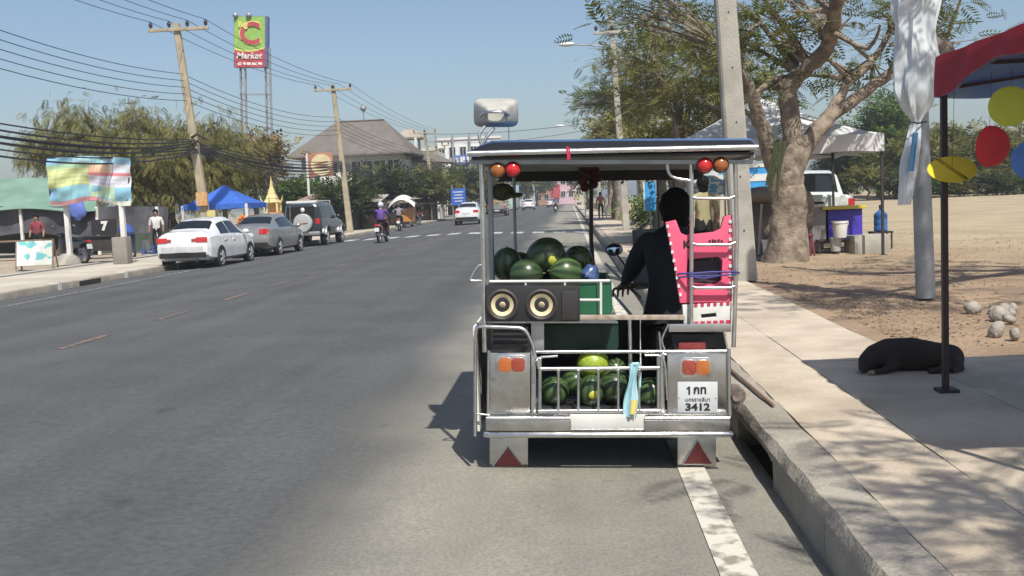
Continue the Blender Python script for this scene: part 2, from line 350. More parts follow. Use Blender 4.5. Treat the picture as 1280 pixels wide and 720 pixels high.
# kerb on the right: stones, one of them an inlet
kp = tag(MB().build('kerb', M['kerb']), kind='structure')
def rough_box(x0, x1, y0, y1, z0, z1, amp, ny=14, cut=True):
    g = MB(); ring = [(x0, z0), (x0, z1-.05), (x0+.035, z1), (x1, z1), (x1, z0)]
    vs = []
    for j in range(ny+1):
        y = y0+(y1-y0)*j/ny
        for x, z in ring: vs.append((x+amp*nz(y*3, z*9, 1, x0), y, z+.5*amp*nz(y*2.3, x*4, 1, 5)))
    n = len(ring); g.add(vs, [(j*n+i, j*n+(i+1) % n, (j+1)*n+(i+1) % n, (j+1)*n+i) for j in range(ny) for i in range(n)]+[tuple(range(n)), tuple(ny*n+i for i in range(n-1, -1, -1))])
    return g
for k in range(46):
    y = -2.6+1.2*k
    if k == 7:
        rough_box(1.08, 1.34, y, y+1.2, .075, ZS, .02).build('inlet_lintel', M['kerb'], kp)
        g = MB(); g.box((1.5, y+.6, -.02), (.02, 1.2, .26)); g.box((1.29, y+.6, -.13), (.42, 1.2, .02)); g.build('inlet_back', M['hole'], kp)
    else: rough_box(1.08, 1.34, y+.004, y+1.196, -.16, ZS, .016).build('kerb_stone', M['kerb'], kp)
g = MB(); g.box((1.21, 126, .005), (.26, 142, .33)); g.build('far_kerb', M['kerb'], kp)
g = MB(); g.box((2.05, 14.2, .06), (1.39, 34, .13)); g.box((4.05, 1.9, .055), (2.6, 13.6, .12)); pv = struct('pavement', g, M['bed'])
def slab(x0, x1, y0, y1):
    g = MB(); t = .0035; dz = rnd.uniform(-.003, .004); tx = rnd.uniform(-.003, .003)
    n = 6; g.sheet(lambda u, v: (x0+t+(x1-x0-2*t)*u+.006*nz(v*7, x0+y0), y0+t+(y1-y0-2*t)*v, ZS+dz+tx*(u-.5)+.004*nz((x0+(x1-x0)*u)*2, (y0+(y1-y0)*v)*2)), 4, n, (0, 0, -.06))
    g.build('paving_slab', M['slab'], pv, smooth=True)
for k in range(21):
    y = -2.6+1.6*k
    slab(1.34, 1.88, y, y+1.6); slab(1.88, 2.74, y+.5*(k % 1), y+1.6)
for k in range(7):
    for c in range(2): slab(2.74+1.25*c, 3.99+1.25*c, -2.6+1.6*k, -2.6+1.6*k+1.6)
g = MB(); g.box((2.04, 115, .09), (1.4, 165, .15)); struct('far_pavement', g, M['slab'])
# dry verge and sandy lot to the right
def vz(x, y):
    e = .15+.035*nz(x, y, .9)+.02*nz(x, y, 3.1)+.008*max(0, min(80, y-20))
    e += .05*math.exp(-((x-4.4)**2+(y-21)**2)/3)
    ap = min(1, max(0, (x-2.7)/.5)); ap = ap if y > 9.2 else 0
    return e if (y > 9.2 and x > 3.1) else (.125 if y < 8.4 and x < 5.4 else .15+.03*nz(x, y, 1.3)) if x < 5.4 else e
gx = [2.745+.22*i for i in range(14)]+[6+.5*i for i in range(1, 16)]+[14+1.35**i for i in range(1, 17)]
gy = [-6+.5*i for i in range(60)]+[24+.9*i for i in range(20)]+[42+1.25**i*3 for i in range(17)]
g = MB(); nx_ = len(gx); g.add([(x, y, vz(x, y)) for y in gy for x in gx], [(j*nx_+i, j*nx_+i+1, (j+1)*nx_+i+1, (j+1)*nx_+i) for j in range(len(gy)-1) for i in range(nx_-1)])
struct('sandy_lot', g, M['dirt'])
# left side
g = MB(); g.box((-13.9, 200, -.03), (3.9, 420, .32)); struct('left_pavement', g, M['lconc'], bevel=.02)
g = MB(); g.box((-11.83, 200, -.0), (.24, 420, .272)); lk = struct('left_kerb', g, M['kerb'], bevel=.03)
for k, px in enumerate((60, 122, 174, 226)):
    p = G(px, 345, ZL); y = 19.5+3.6*k
    g = MB(); g.box((-11.83, y, ZL+.009), (.26, .16, .008)); g.box((-11.955, y, .03), (.008, .16, .2)); g.box((-11.705, y, .03), (.008, .16, .2)); g.build('painted_stripe', M['white'], lk)
g = MB(); g.box((-11.70, 24.6, .05), (.02, 1.1, .11)); g.build('drain_mouth', M['hole'], lk)
g = MB(); g.grid(lambda u, v: (-15.8-110*u**2, -6+300*v, .10+.05*nz(u*60, v*80)), 30, 60); struct('left_lot', g, M['lsoil'])
# dead leaves and straw on the verge
N = 13000; rs = np.random.RandomState(3)
X = 3.0+rs.rand(N)**1.6*8; Y = 9.3+rs.rand(N)**1.4*22
keep = rs.rand(N) < (.25+.75*np.array([max(0, nz(a, b, .7)+.35) for a, b in zip(X, Y)])); X, Y = X[keep], Y[keep]; N = len(X)
Z = np.array([vz(a, b) for a, b in zip(X, Y)])+.008
a = rs.rand(N)*6.28; l = .014+.026*rs.rand(N); wd = l*(.15+.45*rs.rand(N)); q = np.zeros((N, 4, 3))
for i, (s, t) in enumerate(((-1, 0), (0, -1), (1, 0), (0, 1))):
    q[:, i, 0] = X+np.cos(a)*l*s-np.sin(a)*wd*t; q[:, i, 1] = Y+np.sin(a)*l*s+np.cos(a)*wd*t; q[:, i, 2] = Z+.02*rs.rand(N)*abs(s)
o = bpy.data.objects.new('leaf_litter', np_mesh('leaf_litter', q.reshape(-1, 3), 4, mat('dead_leaves', (.34, .24, .13), .9, c2=(.16, .10, .06), island=True, scale=8))); col.objects.link(o)
tag(o, 'dry brown leaf litter scattered over the bare verge', 'leaf litter', kind='stuff')

# ------------------------------------------------------------------ the vendor's motorcycle sidecar cart
YR = 6.0
def T(px, py, d=0.): return P(px, py, YR+d)
base = G(760, 592, ZR(.2)); base.y = YR+.9; base.x = T(760, 560).x; base.z = ZR(base.x)
cart = thing('sidecar_cart', 'stainless steel motorcycle sidecar cart with dark blue roof, loaded with watermelons at the kerb', 'cart', base)
def rb(mb, x0, y0, x1, y1, d=0., dep=.02):       # a box whose back-facing face fills a pixel rectangle at depth d
    f = [T(x0, y1, d), T(x1, y1, d), T(x1, y0, d), T(x0, y0, d)]; b = [p+Vector((0, dep, 0)) for p in f]
    return mb.add(f+b, [(0, 1, 2, 3), (7, 6, 5, 4), (0, 4, 5, 1), (1, 5, 6, 2), (2, 6, 7, 3), (3, 7, 4, 0)])
def tp(mb, pts, r, n=10): return mb.tube([T(*p) for p in pts], r, n)
def bend(pts, k=3, f=.35):                       # round the corners of a pixel path
    out = [pts[0]]
    for a, b, c in zip(pts, pts[1:], pts[2:]):
        a, b, c = Vector(a), Vector(b), Vector(c); p, q = b.lerp(a, f), b.lerp(c, f)
        for i in range(k+1):
            t = i/k; out.append(tuple(p*(1-t)**2+b*2*t*(1-t)+q*t*t))
    return out+[pts[-1]]
def cp(name, fn, m, par=None, **k):
    mb = MB(); fn(mb); return mb.build(name, m, par or cart, world=True, **k)
# body: panels, gate posts, bumper
for x0, x1 in ((611, 663), (834, 912)):
    cp('side_panel', lambda b: rb(b, x0, 441, x1, 519, 0, .30), M['steel'], bevel=.006)
cp('cart_floor', lambda b: rb(b, 611, 512, 912, 524, .02, 1.55), M['alum'])
cp('top_rail', lambda b: tp(b, [(664, 440, .0), (913, 439, .0)], .011), M['chrome'])
cp('gate_post', lambda b: (rb(b, 664, 442, 670, 517, -.004, .03)), M['chrome'], bevel=.004)
cp('gate_post', lambda b: (rb(b, 825, 442, 831, 517, -.004, .03)), M['chrome'], bevel=.004)
cp('panel_edge_tube', lambda b: tp(b, [(911, 436, -.01), (912, 520, -.01)], .011), M['chrome'])
cp('panel_edge_tube', lambda b: tp(b, [(611, 438, -.01), (610, 520, -.01)], .008), M['chrome'])
gate = cp('gate', lambda b: (tp(b, bend([(672, 450, -.03), (674, 461, -.03), (680, 461, -.03)])+[(818, 460, -.03), (824, 460, -.03)], .0125), tp(b, [(673, 514, -.03), (825, 513, -.03)], .0125), tp(b, [(675, 448, -.03), (675, 517, -.03)], .011), tp(b, [(823, 446, -.03), (823, 516, -.03)], .011)), M['chrome'])
for px in (698, 723, 748, 773, 799): cp('gate_bar', lambda b: tp(b, [(px, 462, -.03), (px, 469, -.03), (px, 490, -.03), (px, 507, -.03), (px, 513, -.03)], [.013, .009, .0085, .009, .013]), M['chrome'], gate)
cp('gate_latch', lambda b: tp(b, bend([(667, 480, -.03), (667, 447, -.03), (697, 445, -.03)]), .007), M['chrome'], gate)
cp('gate_latch', lambda b: tp(b, bend([(806, 444, -.03), (831, 444, -.03), (834, 500, -.03)]), .007), M['chrome'], gate)
bump = cp('bumper', lambda b: rb(b, 609, 524, 911, 543, -.02, .10), M['steel'], bevel=.012)
for x0, x1 in ((607, 714), (805, 913)):
    cp('bumper_end', lambda b: rb(b, x0, 524, x1, 539, -.055, .05), M['steel'], bump, bevel=.01)
    cp('bumper_moulding', lambda b: tp(b, [(x0+1, 523, -.05), (x1-1, 523, -.05)], .014), M['chrome'], bump)
cp('bumper_step', lambda b: rb(b, 712, 518, 807, 536, -.045, .03), M['white'], bump, bevel=.006)
cp('bumper_moulding', lambda b: tp(b, [(607, 543, -.03), (611, 543.5, -.05), (760, 543.5, -.055), (909, 543, -.05), (914, 542.5, -.03)], .018), M['chrome'], bump)
cp('bumper_shelf', lambda b: rb(b, 608, 516.5, 912, 519, -.01, .06), M['steel'], bump, bevel=.004)
# tail lights
for x0, x1, y0, y1, lr in ((619, 660, 444, 468, 0), (849, 891, 447, 472, 1)):
    def rr(b, x0, y0, x1, y1, d, dep, rad=7, n=4):
        pts = []
        for cx, cy, a0 in ((x1-rad, y1-rad, 0), (x0+rad, y1-rad, 90), (x0+rad, y0+rad, 180), (x1-rad, y0+rad, 270)):
            for i in range(n+1):
                a = R_(a0+90*i/n); pts.append((cx+rad*math.cos(a), cy+rad*math.sin(a)))
        b.prism(pts, lambda x, y: T(x, y, d), lambda x, y: T(x, y, d)+Vector((0, dep, 0)))
    tl = cp('tail_light', lambda b: rr(b, x0, y0, x1, y1, -.012, .02), M['chrome'], bevel=.003)
    xm = (x0+x1)/2
    a, c = (x0+4, xm), (xm, x1-4)
    cp('lens', lambda b: rr(b, a[0], y0+3, a[1], y1-3, -.03, .03, 5), M['dred'] if lr else M['orange'], tl, bevel=.004)
    cp('lens', lambda b: rr(b, c[0], y0+3, c[1], y1-3, -.0302, .03, 5), M['orange'] if lr else M['dred'], tl, bevel=.004)
# plate
pl = cp('license_plate', lambda b: rb(b, 847, 477, 897, 516, -.014, .003), M['plate'], bevel=.001)
_o = T(872, 496.5, -.0165); _ux = (T(873, 496.5, -.0165)-_o); _uy = (T(872, 495.5, -.0165)-_o)
def plt(txt, cy, h, bold=0., sx=1.):
    return text_mb(txt, h, lambda x, y, z: _o+_ux*(x*sx+(3 if txt == 'กท' else 0))+_uy*(y+cy)-Vector((0, z*.0004, 0)), depth=.4, bold=bold).build('lettering', M['ink'], pl, world=True, smooth=False)
plt('กท', 8.8, 14, .5, 1.)
MB().prism([(-11.5, -5), (-9.3, -5), (-9.3, 5.2), (-11, 5.2), (-13.8, 3.0), (-13.8, 1.2), (-11.5, 2.6)], lambda x, y: _o+_ux*x+_uy*(y+8.3)-Vector((0, .0004, 0)), lambda x, y: _o+_ux*x+_uy*(y+8.3)+Vector((0, .001, 0))).build('lettering', M['ink'], pl, world=True, smooth=False); plt('นครราชสีมา', -3.2, 6.6, .03); plt('3412', -12.6, 12.0, .42, 1.3)
for x0 in (849, 895): cp('plate_bolt', lambda b: b.ell(T(x0, 497, -.016), (.004, .004, .004), 8, 6), M['chrome'], pl)
# mudflaps and reflectors
for x0, (ax, ay), (bx0, bx1, by) in ((612, (634, 559), (616, 653, 583)), (847, (872, 550), (854, 890, 580))):
    fl = cp('mud_flap', lambda b: rb(b, x0, 546, x0+48, 588, .10, .01), M['steel'], bevel=.003)
    cp('flap_lip', lambda b: tp(b, [(x0, 587, .095), (x0+48, 587, .095)], .008), M['chrome'], fl)
    tri = [(bx0, by), (bx1, by), (ax, ay)]; tr = cp('reflector', lambda b: b.prism(tri, lambda x, y: T(x, y, .085), lambda x, y: T(x, y, .085)+Vector((0, .014, 0))), M['refl'], fl, bevel=.002)
    cp('reflector_rim', lambda b: b.tube([T(x, y, .088) for x, y in tri+tri[:1]], .005, 6), M['chrome'], tr)
# frame: posts, rails, side boards
fr = M['chrome']
cp('post', lambda b: tp(b, [(602, 205, .05), (604, 300, .05), (606, 440, .05)], .0145), fr)
cp('post', lambda b: tp(b, [(613, 208, .45), (614, 300, .45), (617, 400, .45)], .017), M['galv'])
cp('post', lambda b: tp(b, [(739, 205, 1.75), (739, 300, 1.75), (746, 400, 1.75)], .016), M['darkm'])
cp('post', lambda b: tp(b, [(642, 212, 1.75), (644, 300, 1.75), (647, 390, 1.75)], .013), M['galv'])
cp('grab_handle', lambda b: tp(b, bend([(604, 331, .05), (597, 332, .05), (588, 349, .05), (588, 351, .05), (604, 351, .05)]), .009), fr)
cp('side_frame', lambda b: (tp(b, bend([(594, 545, -.02), (594, 410, -.02), (600, 408, -.02)])+bend([(630, 409, -.02), (656, 410, -.02), (666, 430, -.02), (669, 446, -.02)]), .011), tp(b, [(595, 517, -.02), (612, 519, -.02)], .006)), fr)
sb = cp('side_board', lambda b: b.prism([(0, 0), (1.35, 0), (1.35, .62), (0, .62)], lambda y, z: T(596, 540, .02+y)+Vector((0, 0, z)) if False else Vector((T(597, 540, .02).x, YR+.02+y, T(597, 540).z+z)), lambda y, z: Vector((T(597, 540).x+.012, YR+.02+y, T(597, 540).z+z))), M['white'])
for k in range(9): cp('sticker', lambda b: b.box((T(597, 540).x-.002, YR+.1+.14*k, T(597, 540).z+.12+.4*((k*7) % 5)/5), (.003, .1, .09)), M['pinkd'] if k % 2 else M['bluebag'], sb)
cp('fender', lambda b: b.prism([(613, 440), (613, 405), (622, 402), (655, 402), (664, 440)], lambda x, y: T(x, y, .06), lambda x, y: T(x, y, .06)+Vector((0, .5, 0))), M['black'], bevel=.01)
for k in range(4): cp('fender_rib', lambda b: rb(b, 617, 409+7*k, 660, 412+7*k, .045, .02), M['black'])
cp('tray_rail', lambda b: (tp(b, [(612, 352, .06), (762, 351, .06)], .009), tp(b, [(725, 375, .06), (752, 375, .06)], .008), tp(b, [(751, 352, .06), (751, 393, .06)], .008)) and [tp(b, [(q, 352, .06), (q, 360, .06)], .006) for q in (657, 706)], M['white'])
cp('tray_floor', lambda b: rb(b, 607, 400, 770, 404, .06, 1.35), M['alum'])
cp('tray_beam', lambda b: rb(b, 716, 394, 856, 400, .04, .03), M['rust'], bevel=.004)
cp('tray_leg', lambda b: rb(b, 664, 402, 680, 442, .1, .02), M['alum'])
cp('tray_leg', lambda b: tp(b, [(787, 400, .04), (788, 442, .04), (790, 517, .04)], .012), fr)
# ladder rack behind the saddle
lad = cp('ladder_rack', lambda b: (tp(b, bend([(864, 203, .03), (865, 260, .03), (864, 412, .03)]), .0125), tp(b, [(919, 200, .03), (921, 300, .03), (917, 434, .03)], .0135)), fr)
for y in (247, 305, 359): cp('rung', lambda b: tp(b, [(864, y-1, .03), (871, y+1, .02), (912, y+1, .02), (920, y-2, .03)], .0095), fr, lad)
cp('rack_shelf', lambda b: rb(b, 836, 405, 914, 415, .01, .22), M['steel'], bevel=.004)
for q_ in (bend([(836, 405, .0), (826, 425, .0), (833, 442, .0)]), bend([(824, 415, .0), (826, 441, .0), (833, 444, -.01)]), [(905, 415, .02), (910, 440, .01)]): cp('rack_stay', lambda b: tp(b, q_, .0065), fr)
cp('shade_panel', lambda b: rb(b, 628, 400, 800, 520, 1.55, .02), M['black'])  # black panel added to darken the cart interior
cp('floor_mat', lambda b: rb(b, 672, 508, 826, 512, .05, 1.4), M['black'])
cp('hanger_loop', lambda b: tp(b, bend([(834, 203, .03), (836, 222, .03), (864, 226, .03)], 4, .5), .010), fr)
cp('seat_box', lambda b: rb(b, 840, 417, 908, 440, .12, .3), M['black'], bevel=.01)
# roof
RL = 2.35
rf = cp('roof', lambda b: b.prism([(586, 190), (597, 183), (614, 175.5), (760, 173.5), (938, 172.5), (947, 182), (947, 188)], lambda x, y: T(x, y, -.05), lambda x, y: T(x, y, -.05)+Vector((0, RL, .0))), M['tarp'], smooth=True, bevel=.01)
cp('roof_fascia', lambda b: b.prism([(589, 188), (600, 182.5), (615, 178), (760, 176.2), (938, 175.2), (945, 182), (945, 186)], lambda x, y: T(x, y, -.054), lambda x, y: T(x, y, -.054)+Vector((0, .01, 0))), mat('dark_fascia', (.010, .013, .024), .5), rf)
cp('roof_edge', lambda b: tp(b, [(584, 192, -.055), (947, 184, -.055)], .017), M['chrome'], rf)
cp('roof_beam', lambda b: rb(b, 588, 200, 945, 205, .0, .03), M['galv'], rf)
cp('roof_beam', lambda b: b.bar(T(592, 200, .02), T(592, 200, .02)+Vector((0, RL-.1, 0)), .025, .03), M['galv'], rf)
cp('roof_beam', lambda b: b.bar(T(941, 194, .02), T(941, 194, .02)+Vector((0, RL-.1, 0)), .025, .03), M['galv'], rf)
for d in (.6, 1.2, 1.8, 2.2): cp('roof_beam', lambda b: b.bar(T(592, 200, .02)+Vector((0, d, 0)), T(941, 195, .02)+Vector((0, d, 0)), .03, .03), M['galv'], rf)
cp('roof_lining', lambda b: b.prism([(590, 196), (943, 190), (943, 193), (590, 199)], lambda x, y: T(x, y, -.03), lambda x, y: T(x, y, -.03)+Vector((0, RL-.04, 0))), M['black'], rf)
cp('front_visor', lambda b: b.prism([(590, 199), (943, 193), (943, 216), (590, 220)], lambda x, y: T(x, y, 0)+Vector((0, RL-.12, 0)), lambda x, y: T(x, y, 0)+Vector((0, RL-.1, 0))), M['black'], rf)
cp('red_ribbon', lambda b: (tp(b, [(709, 183, -.075), (710, 200, -.075)], .006), tp(b, [(712, 184, -.075), (712, 199, -.075)], .004)), M['pinkd'], rf)
for (px, py), m in (((622, 213), 'amber'), ((641, 212), 'red'), ((881, 207), 'red'), ((901, 206), 'amber')):
    rot = Matrix.Rotation(R_(90), 3, 'X')
    ld = cp('roof_lamp', lambda b: b.lathe([(.02, -.06), (.044, -.05), (.047, 0), (.044, .004)], 20, T(px, py, -.01), rot), M['black'])
    cp('lens', lambda b: b.ell(T(px, py, -.012), (.042, .03, .042), 20, 12), M[m], ld)
    cp('lamp_bracket', lambda b: tp(b, [(px, py-8, .02), (px, 201, .02)], .008), M['darkm'], ld)
# horn loudspeaker seen from behind
hb = MB(); q = lambda x, y, d: T(x, y, d)
rings = [((592, 123, 648, 159), .42), ((594, 125, 646, 157), .30), ((605, 132, 636, 155), .12), ((607, 134, 634, 155), .02), ((610, 137, 631, 153), -.02)]
vs = []
for (x0, y0, x1, y1), d in rings:
    rx, ry = (x1-x0)/2, (y1-y0)/2; cx, cy = (x0+x1)/2, (y0+y1)/2
    for k in range(24):
        a = 2*math.pi*k/24; c_, s_ = math.cos(a), math.sin(a); e = .35
        vs.append(T(cx+rx*math.copysign(abs(c_)**e, c_), cy+ry*math.copysign(abs(s_)**e, s_), d+.12))
hb.add(vs, [(i*24+k, i*24+(k+1) % 24, (i+1)*24+(k+1) % 24, (i+1)*24+k) for i in range(4) for k in range(24)]+[tuple(96+k for k in range(24))])
hs = hb.build('horn_speaker', M['horn'], cart, world=True)
cp('horn_bracket', lambda b: tp(b, bend([(600, 146, .2), (604, 141, .1), (612, 140, .06), (630, 140, .06), (636, 144, .15)]), .008), M['chrome'], hs)
cp('horn_stand', lambda b: (tp(b, bend([(602, 183, .1), (598, 168, .1), (606, 158, .12)]), .009), tp(b, bend([(602, 183, .1), (608, 172, .1), (618, 160, .12)]), .008)), M['galv'], hs)
cp('horn_wire', lambda b: tp(b, [(636, 158, .2), (636, 178, .15)], .0025, 5), M['black'], hs)
# ------------------------------------------------------------------ cargo on the cart
def top(name, label, cat, fn, m, group=None, world_root=None, **k):
    mb = MB(); fn(mb); xs = np.array(mb.v); loc = Vector(((xs[:, 0].min()+xs[:, 0].max())/2, (xs[:, 1].min()+xs[:, 1].max())/2, xs[:, 2].min()))
    t = bpy.data.objects.new(name, mb.mesh(name, m, loc, **k)); col.objects.link(t); t.location = loc
    return tag(t, label, cat, group)
def sub(name, fn, m, par, **k):
    mb = MB(); fn(mb); return mb.build(name, m, par, world=True, **k)
sp = top('speaker_box', 'black speaker box with two cream cones under the watermelon tray', 'speaker', lambda b: rb(b, 607, 357, 725, 402, .03, .24), M['black'], bevel=.006)
rotb = Matrix.Rotation(R_(90), 3, 'X')
for px in (628, 677):
    rg = sub('speaker_surround', lambda b: b.lathe([(.094, 0), (.094, .012), (.083, .018), (.066, .006)], 32, T(px, 381, .03), rotb, cap=False), mat('speaker_ring', (.045, .038, .034), .6), sp)
    sub('speaker_cone', lambda b: b.lathe([(.066, .010), (.046, .0), (.026, -.014), (.024, -.012), (.016, .0), (.001, .005)], 32, T(px, 381, .028), rotb, cap=False), M['cream'], rg)
    sub('dust_cap', lambda b: b.ell(T(px, 381, .033), (.017, .012, .017), 16, 8), mat('dust_cap', (.30, .25, .16), .5), rg)
sub('speaker_panel', lambda b: rb(b, 702, 364, 722, 400, .02, .02), M['darkm'], sp, bevel=.004)
def crate(x0, y0, x1, y1, d, dep, label, m, ribs):
    t = thing('crate', label, 'crate', (T((x0+x1)/2, y1, d+dep/2)))
    a, b_, c_ = T(x0, y1, d), T(x1, y1, d), T(x0, y0, d); h = c_.z-a.z; W = b_.x-a.x
    o = Vector((a.x, a.y, min(a.z, b_.z)))
    sub('crate_floor', lambda b: b.box(o+Vector((W/2, dep/2, .006)), (W, dep, .012)), m, t)
    for k, (cx, cy, sx, sy) in enumerate(((W/2, .006, W, .012), (W/2, dep-.006, W, .012), (.006, dep/2, .012, dep-.026), (W-.006, dep/2, .012, dep-.026))):
        s = sub('crate_side', lambda b: b.box(o+Vector((cx, cy, h/2+.007)), (sx, sy, h-.014)), m, t)
        for i in range(ribs):
            if sx > sy: sub('rib', lambda b: b.box(o+Vector((W*(i+.5)/ribs, cy+(-.012 if cy < dep/2 else .012), h/2+.007)), (.012, .012, h*.92)), m, s)
            else: sub('rib', lambda b: b.box(o+Vector((cx+(-.012 if cx < W/2 else .012), dep*(i+.5)/ribs, h/2+.007)), (.012, .012, h*.92)), m, s)
    sub('crate_rim', lambda b: b.tube([o+Vector(p) for p in ((0, 0, h), (W, 0, h), (W, dep, h), (0, dep, h), (0, 0, h))], .013, 6), m, t)
    return t
crate(640, 352, 764, 394, .31, .6, 'bright green slatted crate holding the upper heap of watermelons', M['green'], 4)
crate(676, 404, 772, 439, .35, .5, 'dark green tub under the tray, above the lower watermelons', M['dgreen'], 3)
mel = MB(); mel.ell((0, 0, 0), (1, 1, 1.13), 28, 18); mel_me = mel.mesh('watermelon', M['melon'])
def melon_at(px, py, rx, d, label, tilt=(90, 0, 0), el=1.0, spot=None, group='watermelons on the cart'):
    o = bpy.data.objects.new('watermelon', mel_me); col.objects.link(o); s = rx*(YR+d)/FPX
    o.location = T(px, py, d); o.scale = (s, s, s*el); o.rotation_euler = tuple(R_(a) for a in tilt)
    tag(o, label, 'watermelon', group)
    st = MB(); st.tube([(0, 0, 1.12), (.03, .02, 1.2), (.1, .0, 1.26)], [.05, .04, .035], 6); s_ = st.build('stem', M['wood'], o)
    if spot:
        m = MB(); m.ell((0, 0, 0), (.42, .3, .1), 14, 6); q = m.build('ground_spot', M['melon_spot'], o)
        w_ = (T(spot[0], spot[1], d-.1)-o.location); w_.y = -s*.9
        o.rotation_euler.to_matrix()
        lv = o.rotation_euler.to_matrix().transposed() @ w_.normalized(); q.location = lv*.96; q.rotation_euler = lv.to_track_quat('Z', 'Y').to_euler(); q.scale = (1, 1, 1)
    return o
melon_at(682, 320, 23, .42, 'watermelon on the very top of the heap behind the speaker', (65, 20, 60), spot=(694, 328))
melon_at(658, 343, 20, .36, 'pale watermelon lying sideways in the tray left of the peak', (88, 8, 80), .95)
melon_at(707, 341, 20.5, .36, 'bright green watermelon in the tray under the topmost one', (80, 10, -70), .95)
melon_at(634, 331, 19, .5, 'dark watermelon at the left end of the upper heap beside the post', (20, 0, 0), 1.05)
melon_at(648, 334, 19, .62, 'dark watermelon half hidden at the back of the upper heap', (70, 0, 40))
melon_at(722, 326, 19, .60, 'very dark watermelon at the back of the heap near the dark front post', (70, 0, 20))
melon_at(737, 366, 17, .42, 'watermelon low in the green crate beside the speaker panel', (80, 0, 60))
melon_at(690, 352, 20, .58, 'watermelon buried deep in the middle of the upper heap', (80, 0, 20))
melon_at(693, 489, 18.5, .12, 'round dark watermelon behind the first gate bars beside the steel panel', (40, 20, 0))
melon_at(717, 478, 17, .30, 'watermelon set back in the second row behind the gate', (60, 0, 40))
melon_at(739, 489, 17.5, .10, 'oval watermelon with a yellow patch standing behind the gate bars', (10, 0, 30), 1.1, spot=(743, 495))
melon_at(768, 484, 21.5, .14, 'largest dark watermelon behind the gate, next to the blue rag', (50, 10, 0))
melon_at(812, 491, 19, .14, 'grey green watermelon behind the gate at the number plate side', (60, 0, 90))
m8 = melon_at(741, 455, 19, .26, 'bright yellow green watermelon on top of the lower row', (85, 0, 85), .95)
melon_at(768, 462, 15, .42, 'small watermelon at the rear of the lower row above the gate', (70, 30, 0))
melon_at(790, 490, 16, .32, 'dark watermelon at the back behind the hanging blue rag', (70, 30, 0))
melon_at(668, 372, 16, .62, 'watermelon at the bottom of the green crate behind the speaker box', (70, 30, 0))
ml = mat('melon_yellow', (.42, .50, .05), .4, c2=(.16, .28, .03), scale=9); mm = mel.mesh('watermelon', ml); m8.data = mm
top('plastic_bag', 'crumpled dark blue plastic bag beside the upper watermelons', 'bag', lambda b: b.ell(T(738, 345, .36), (.06, .06, .07), 18, 12, fn=lambda v: v*(1+.25*mnoise.noise(v*28))), M['bluebag'])
# hanging rag
def ragf(b):
    def f(u, v):
        s = (1-v)**2*4+6+7*v*v; x = 793-6*v+(u-.5)*s*1.5+2.0*math.sin(v*7+u*3); return T(x, 455+66*v, -.055-.014*math.sin(u*9+v*4))
    b.sheet(f, 10, 24, (0, .004, 0)); b.tube([T(788, 462, -.05), T(791, 455, -.05), T(797, 455, -.03), T(800, 462, -.02), T(800, 484, -.04)], [.008, .012, .012, .009, .006], 8)
rg = top('rag', 'pale blue and yellow rag hanging over the gate top bar', 'rag', ragf, M['rag'])
sub('yellow_patch', lambda b: b.sheet(lambda u, v: T(789+u*8-2*v, 500+18*v, -.073-.006*math.sin(u*8)), 4, 6, (0, .002, 0)), M['ragy'], rg)
# folding stools in the ladder rack
def hole_panel(b, outer, inner, d, dep):      # outline with one window, as a closed slab
    n = len(outer); m_ = len(inner)
    vs = [T(x, y, d) for x, y in outer]+[T(x, y, d) for x, y in inner]; k = len(vs); vs += [v+Vector((0, dep, 0)) for v in vs]
    bm = bmesh.new(); bv = [bm.verts.new(v) for v in vs[:k]]
    ed = [bm.edges.new((bv[i], bv[(i+1) % n])) for i in range(n)]+[bm.edges.new((bv[n+i], bv[n+(i+1) % m_])) for i in range(m_)]
    bmesh.ops.triangle_fill(bm, edges=ed, use_beauty=True); bm.verts.index_update()
    tri = [tuple(v.index for v in f.verts) for f in bm.faces]; bm.free()
    fs = tri+[tuple(k+i for i in reversed(t)) for t in tri]
    fs += [(i, (i+1) % n, k+(i+1) % n, k+i) for i in range(n)]+[(n+i, n+(i+1) % m_, k+n+(i+1) % m_, k+n+i) for i in range(m_)]
    b.add(vs, fs)
outl = [(832, 278), (845, 275), (851, 291), (857, 294), (893, 290), (901, 286), (905, 271), (915, 268), (916, 300), (915, 377), (850, 379), (843, 330)]
win = [(860, 324), (898, 321), (903, 325), (902, 350), (897, 356), (866, 354), (858, 345)]
stool = top('folding_stool', 'bright pink folding plastic step stool tied upright in the ladder rack', 'stool', lambda b: hole_panel(b, outl, win, .06, .05), M['pink'], bevel=.004)
sub('inner_leg', lambda b: rb(b, 862, 326, 900, 352, .115, .03), mat('stool_dark_leg', (.03, .025, .04), .6), stool)  # near-black panel behind the stool window
for i in range(9):
    t = i/9; sub('rubber_foot', lambda b: rb(b, 833+18*t, 281+96*t, 836+18*t, 285+96*t, .053, .008), M['white'], stool)
    sub('rubber_foot', lambda b: rb(b, 911, 275+100*t, 915, 279+100*t, .053, .008), M['white'], stool)
_so = T(858, 306, .057); _sx = T(859, 306, .057)-_so; _sy = T(858, 305, .057)-_so
text_mb('K', 13, lambda x, y, z: _so+_sx*x+_sy*y-Vector((0, z*.0004, 0)), depth=.5, bold=.5).build('lettering', M['ink'], stool, world=True, smooth=False)
for i, q in enumerate((0, 4, 7, 11, 15)): sub('print_mark', lambda b: rb(b, 886+q, 300-(i % 2), 888.5+q, 303, .057, .002), M['ink'], stool)
wst = top('folding_stool', 'white folding plastic step stool with red studs below the pink one', 'stool', lambda b: hole_panel(b, [(853, 381), (914, 378), (914, 405), (855, 408)], [(876, 393), (895, 391), (896, 396), (877, 398)], .055, .05), M['white'], bevel=.003)
sub('slot_back', lambda b: rb(b, 874, 390, 898, 400, .09, .01), M['ink'], wst)
